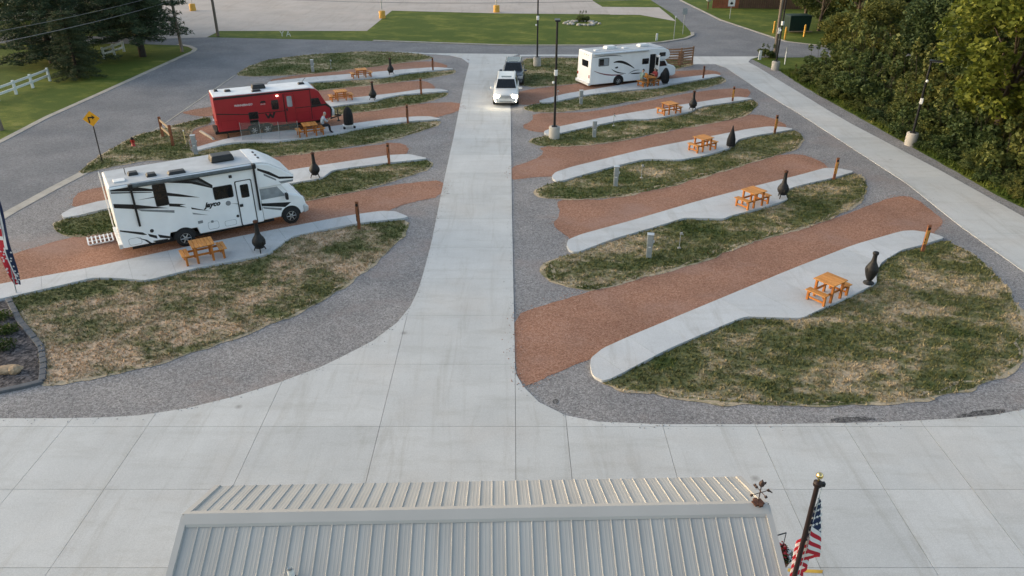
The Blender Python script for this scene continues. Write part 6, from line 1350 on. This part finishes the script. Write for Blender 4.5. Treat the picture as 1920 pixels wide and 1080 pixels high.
# conifers at the upper left
def pine(seed, h, rad, low, nb):
    rg = np.random.default_rng(seed); tk = MB(); cl = []
    tk.tube((0, 0, -.2), (0, 0, h), .34, .05, 10)
    z = low
    while z < h - .5:
        f = 1 - ((z - low) / (h - low)) ** 1.3; R_ = rad * (.35 + .65 * f) * (.8 + .35 * rg.random())
        for k in range(nb):
            a = 6.283 * (k + rg.random() * .8) / nb; L = R_ * (.65 + .45 * rg.random()); dz = -.1 * L + .35 * rg.random()
            e = (L * math.cos(a), L * math.sin(a), z + dz); tk.tube((0, 0, z), e, .05, .015, 5, caps=False)
            for q in (.35, .6, .82, 1.0):
                rr = .32 + .30 * (1 - abs(q - .7)); cl.append((np.array([e[0] * q, e[1] * q, z + dz * q + .05 + .1 * rg.random()]), (rr * 1.25, rr * 1.25, rr * .42)))
        z += .55 + .3 * rg.random()
    o = tk.build('trunk', MT['bark_dark']); me = o.data; bpy.data.objects.remove(o, do_unlink=True)
    return (me, quick_mesh('crown', leaves(cl, 150, .20, rg, .16), 4, MT['needle']))
P1 = pine(21, 13, 4.8, .7, 8); P2 = pine(22, 13, 4.6, 1.9, 9)
tree('pine_tree', 'dark spreading conifer behind the long white rail fence', P1, (*(-40.786, 68.020), 0), (1, 1, 1), .4, 'dark conifers beyond the street', None)
tree('pine_tree', 'dark dense conifer left of the corner utility pole', P2, (*(-34.087, 70.927), 0), (1, 1, 1), 2.0, 'dark conifers beyond the street', None)
tree('pine_tree', 'dark low conifer right of the long white rail fence', P1, (*(-35.432, 62.011), 0), (.42, .42, .42), 3.0, 'dark conifers beyond the street', None)
tree('pine_tree', 'dark conifer behind the short white fence', P2, (*(-40.337, 78.671), 0), (1, 1, 1), 4.0, 'dark conifers beyond the street', None)
tree('broadleaf_tree', 'olive tree in the upper left corner behind the conifers', PA, (*(-54.607, 81.174), 0), (1, 1, .9), 1.0, 'trees behind the conifers', None)
tree('broadleaf_tree', 'green tree at the top edge behind the conifers', PA, (*(-49.513, 86.284), 0), (1.1, 1.1, .9), 2.6, 'trees behind the conifers', None)
tree('broadleaf_tree', 'deep green tree at the top left far behind the fence', PC, (*(-56.338, 88.876), 0), (1.2, 1.2, 1), 5.0, 'trees behind the conifers', None)
tree('broadleaf_tree', 'deep green tree between the corner pole and the lot', PC, (*(-40.464, 83.828), 0), (1.1, 1.1, 1), .7, 'trees behind the conifers', None)
MT['pale_wall'] = plain('pale_siding', (.5, .49, .45), .7)
hs = thing('house', 'pale house glimpsed between the trees at the upper left', 'house', (*(-58.708, 96.252), 0), R(12))
MB().box((0, 0, 1.6), (10, 7, 3.2)).build('wall', MT['pale_wall'], hs); MB().add([(-5.3, -3.9, 3.1), (5.3, -3.9, 3.1), (5.3, 3.9, 3.1), (-5.3, 3.9, 3.1), (-5.3, 0, 5.2), (5.3, 0, 5.2)], [(0, 1, 5, 4), (2, 3, 4, 5), (0, 4, 3), (1, 2, 5), (3, 2, 1, 0)]).build('roof', MT['galv'], hs)
for x in (-3, 0, 3): MB().box((x, -3.52, 1.7), (1.1, .06, 1.3)).build('window', MT['glass'], hs)

# tell the trees and bushes of the wood apart by their order along the drive
ORD = 'first second third fourth fifth sixth seventh eighth ninth tenth eleventh twelfth thirteenth fourteenth fifteenth sixteenth seventeenth eighteenth nineteenth twentieth'.split() + ['twenty-' + w for w in 'first second third fourth fifth sixth seventh eighth ninth'.split()] + ['thirtieth'] + ['thirty-' + w for w in 'first second third fourth fifth'.split()]
def order(group, match, fmt):
    os_ = sorted([o for o in bpy.data.objects if o.get('group') == group and match in o['label']], key=lambda o: o.location.x / o.location.y)
    for i, o in enumerate(os_): o['label'] = fmt % ORD[i]
order('undergrowth bushes in front of the wood', 'low', 'low green undergrowth bush at the gravel edge, %s from the far corner lamp')
order('bushes along the wood edge', 'dense', 'dense green bush in the second row of the wood edge, %s from the left')
order('tall bushes inside the wood', 'tall', 'tall dense bush behind the wood edge, %s from the left')
order('trees of the wood on the right', 'olive', 'olive green tree of the wood on the right, %s from the left')
order('trees of the wood on the right', 'deep', 'deep green tree of the wood on the right, %s from the left')

# rank grass and weeds between the gravel and the wood, and by the cross street
wl_ = [(22.75, 64.68), (22.89, 58.81), (23.44, 50.91), (23.88, 44.69), (24.25, 39.14), (24.44, 35.40), (24.74, 33.68), (25.23, 29.87)]; wr_ = [(x + 1.5, y + .4) for x, y in wl_]
blades('weeds', 'turf_lush_blade', [(60, wl_ + wr_[::-1], .0)], 'rank grass and weeds along the foot of the wood', 3.2)
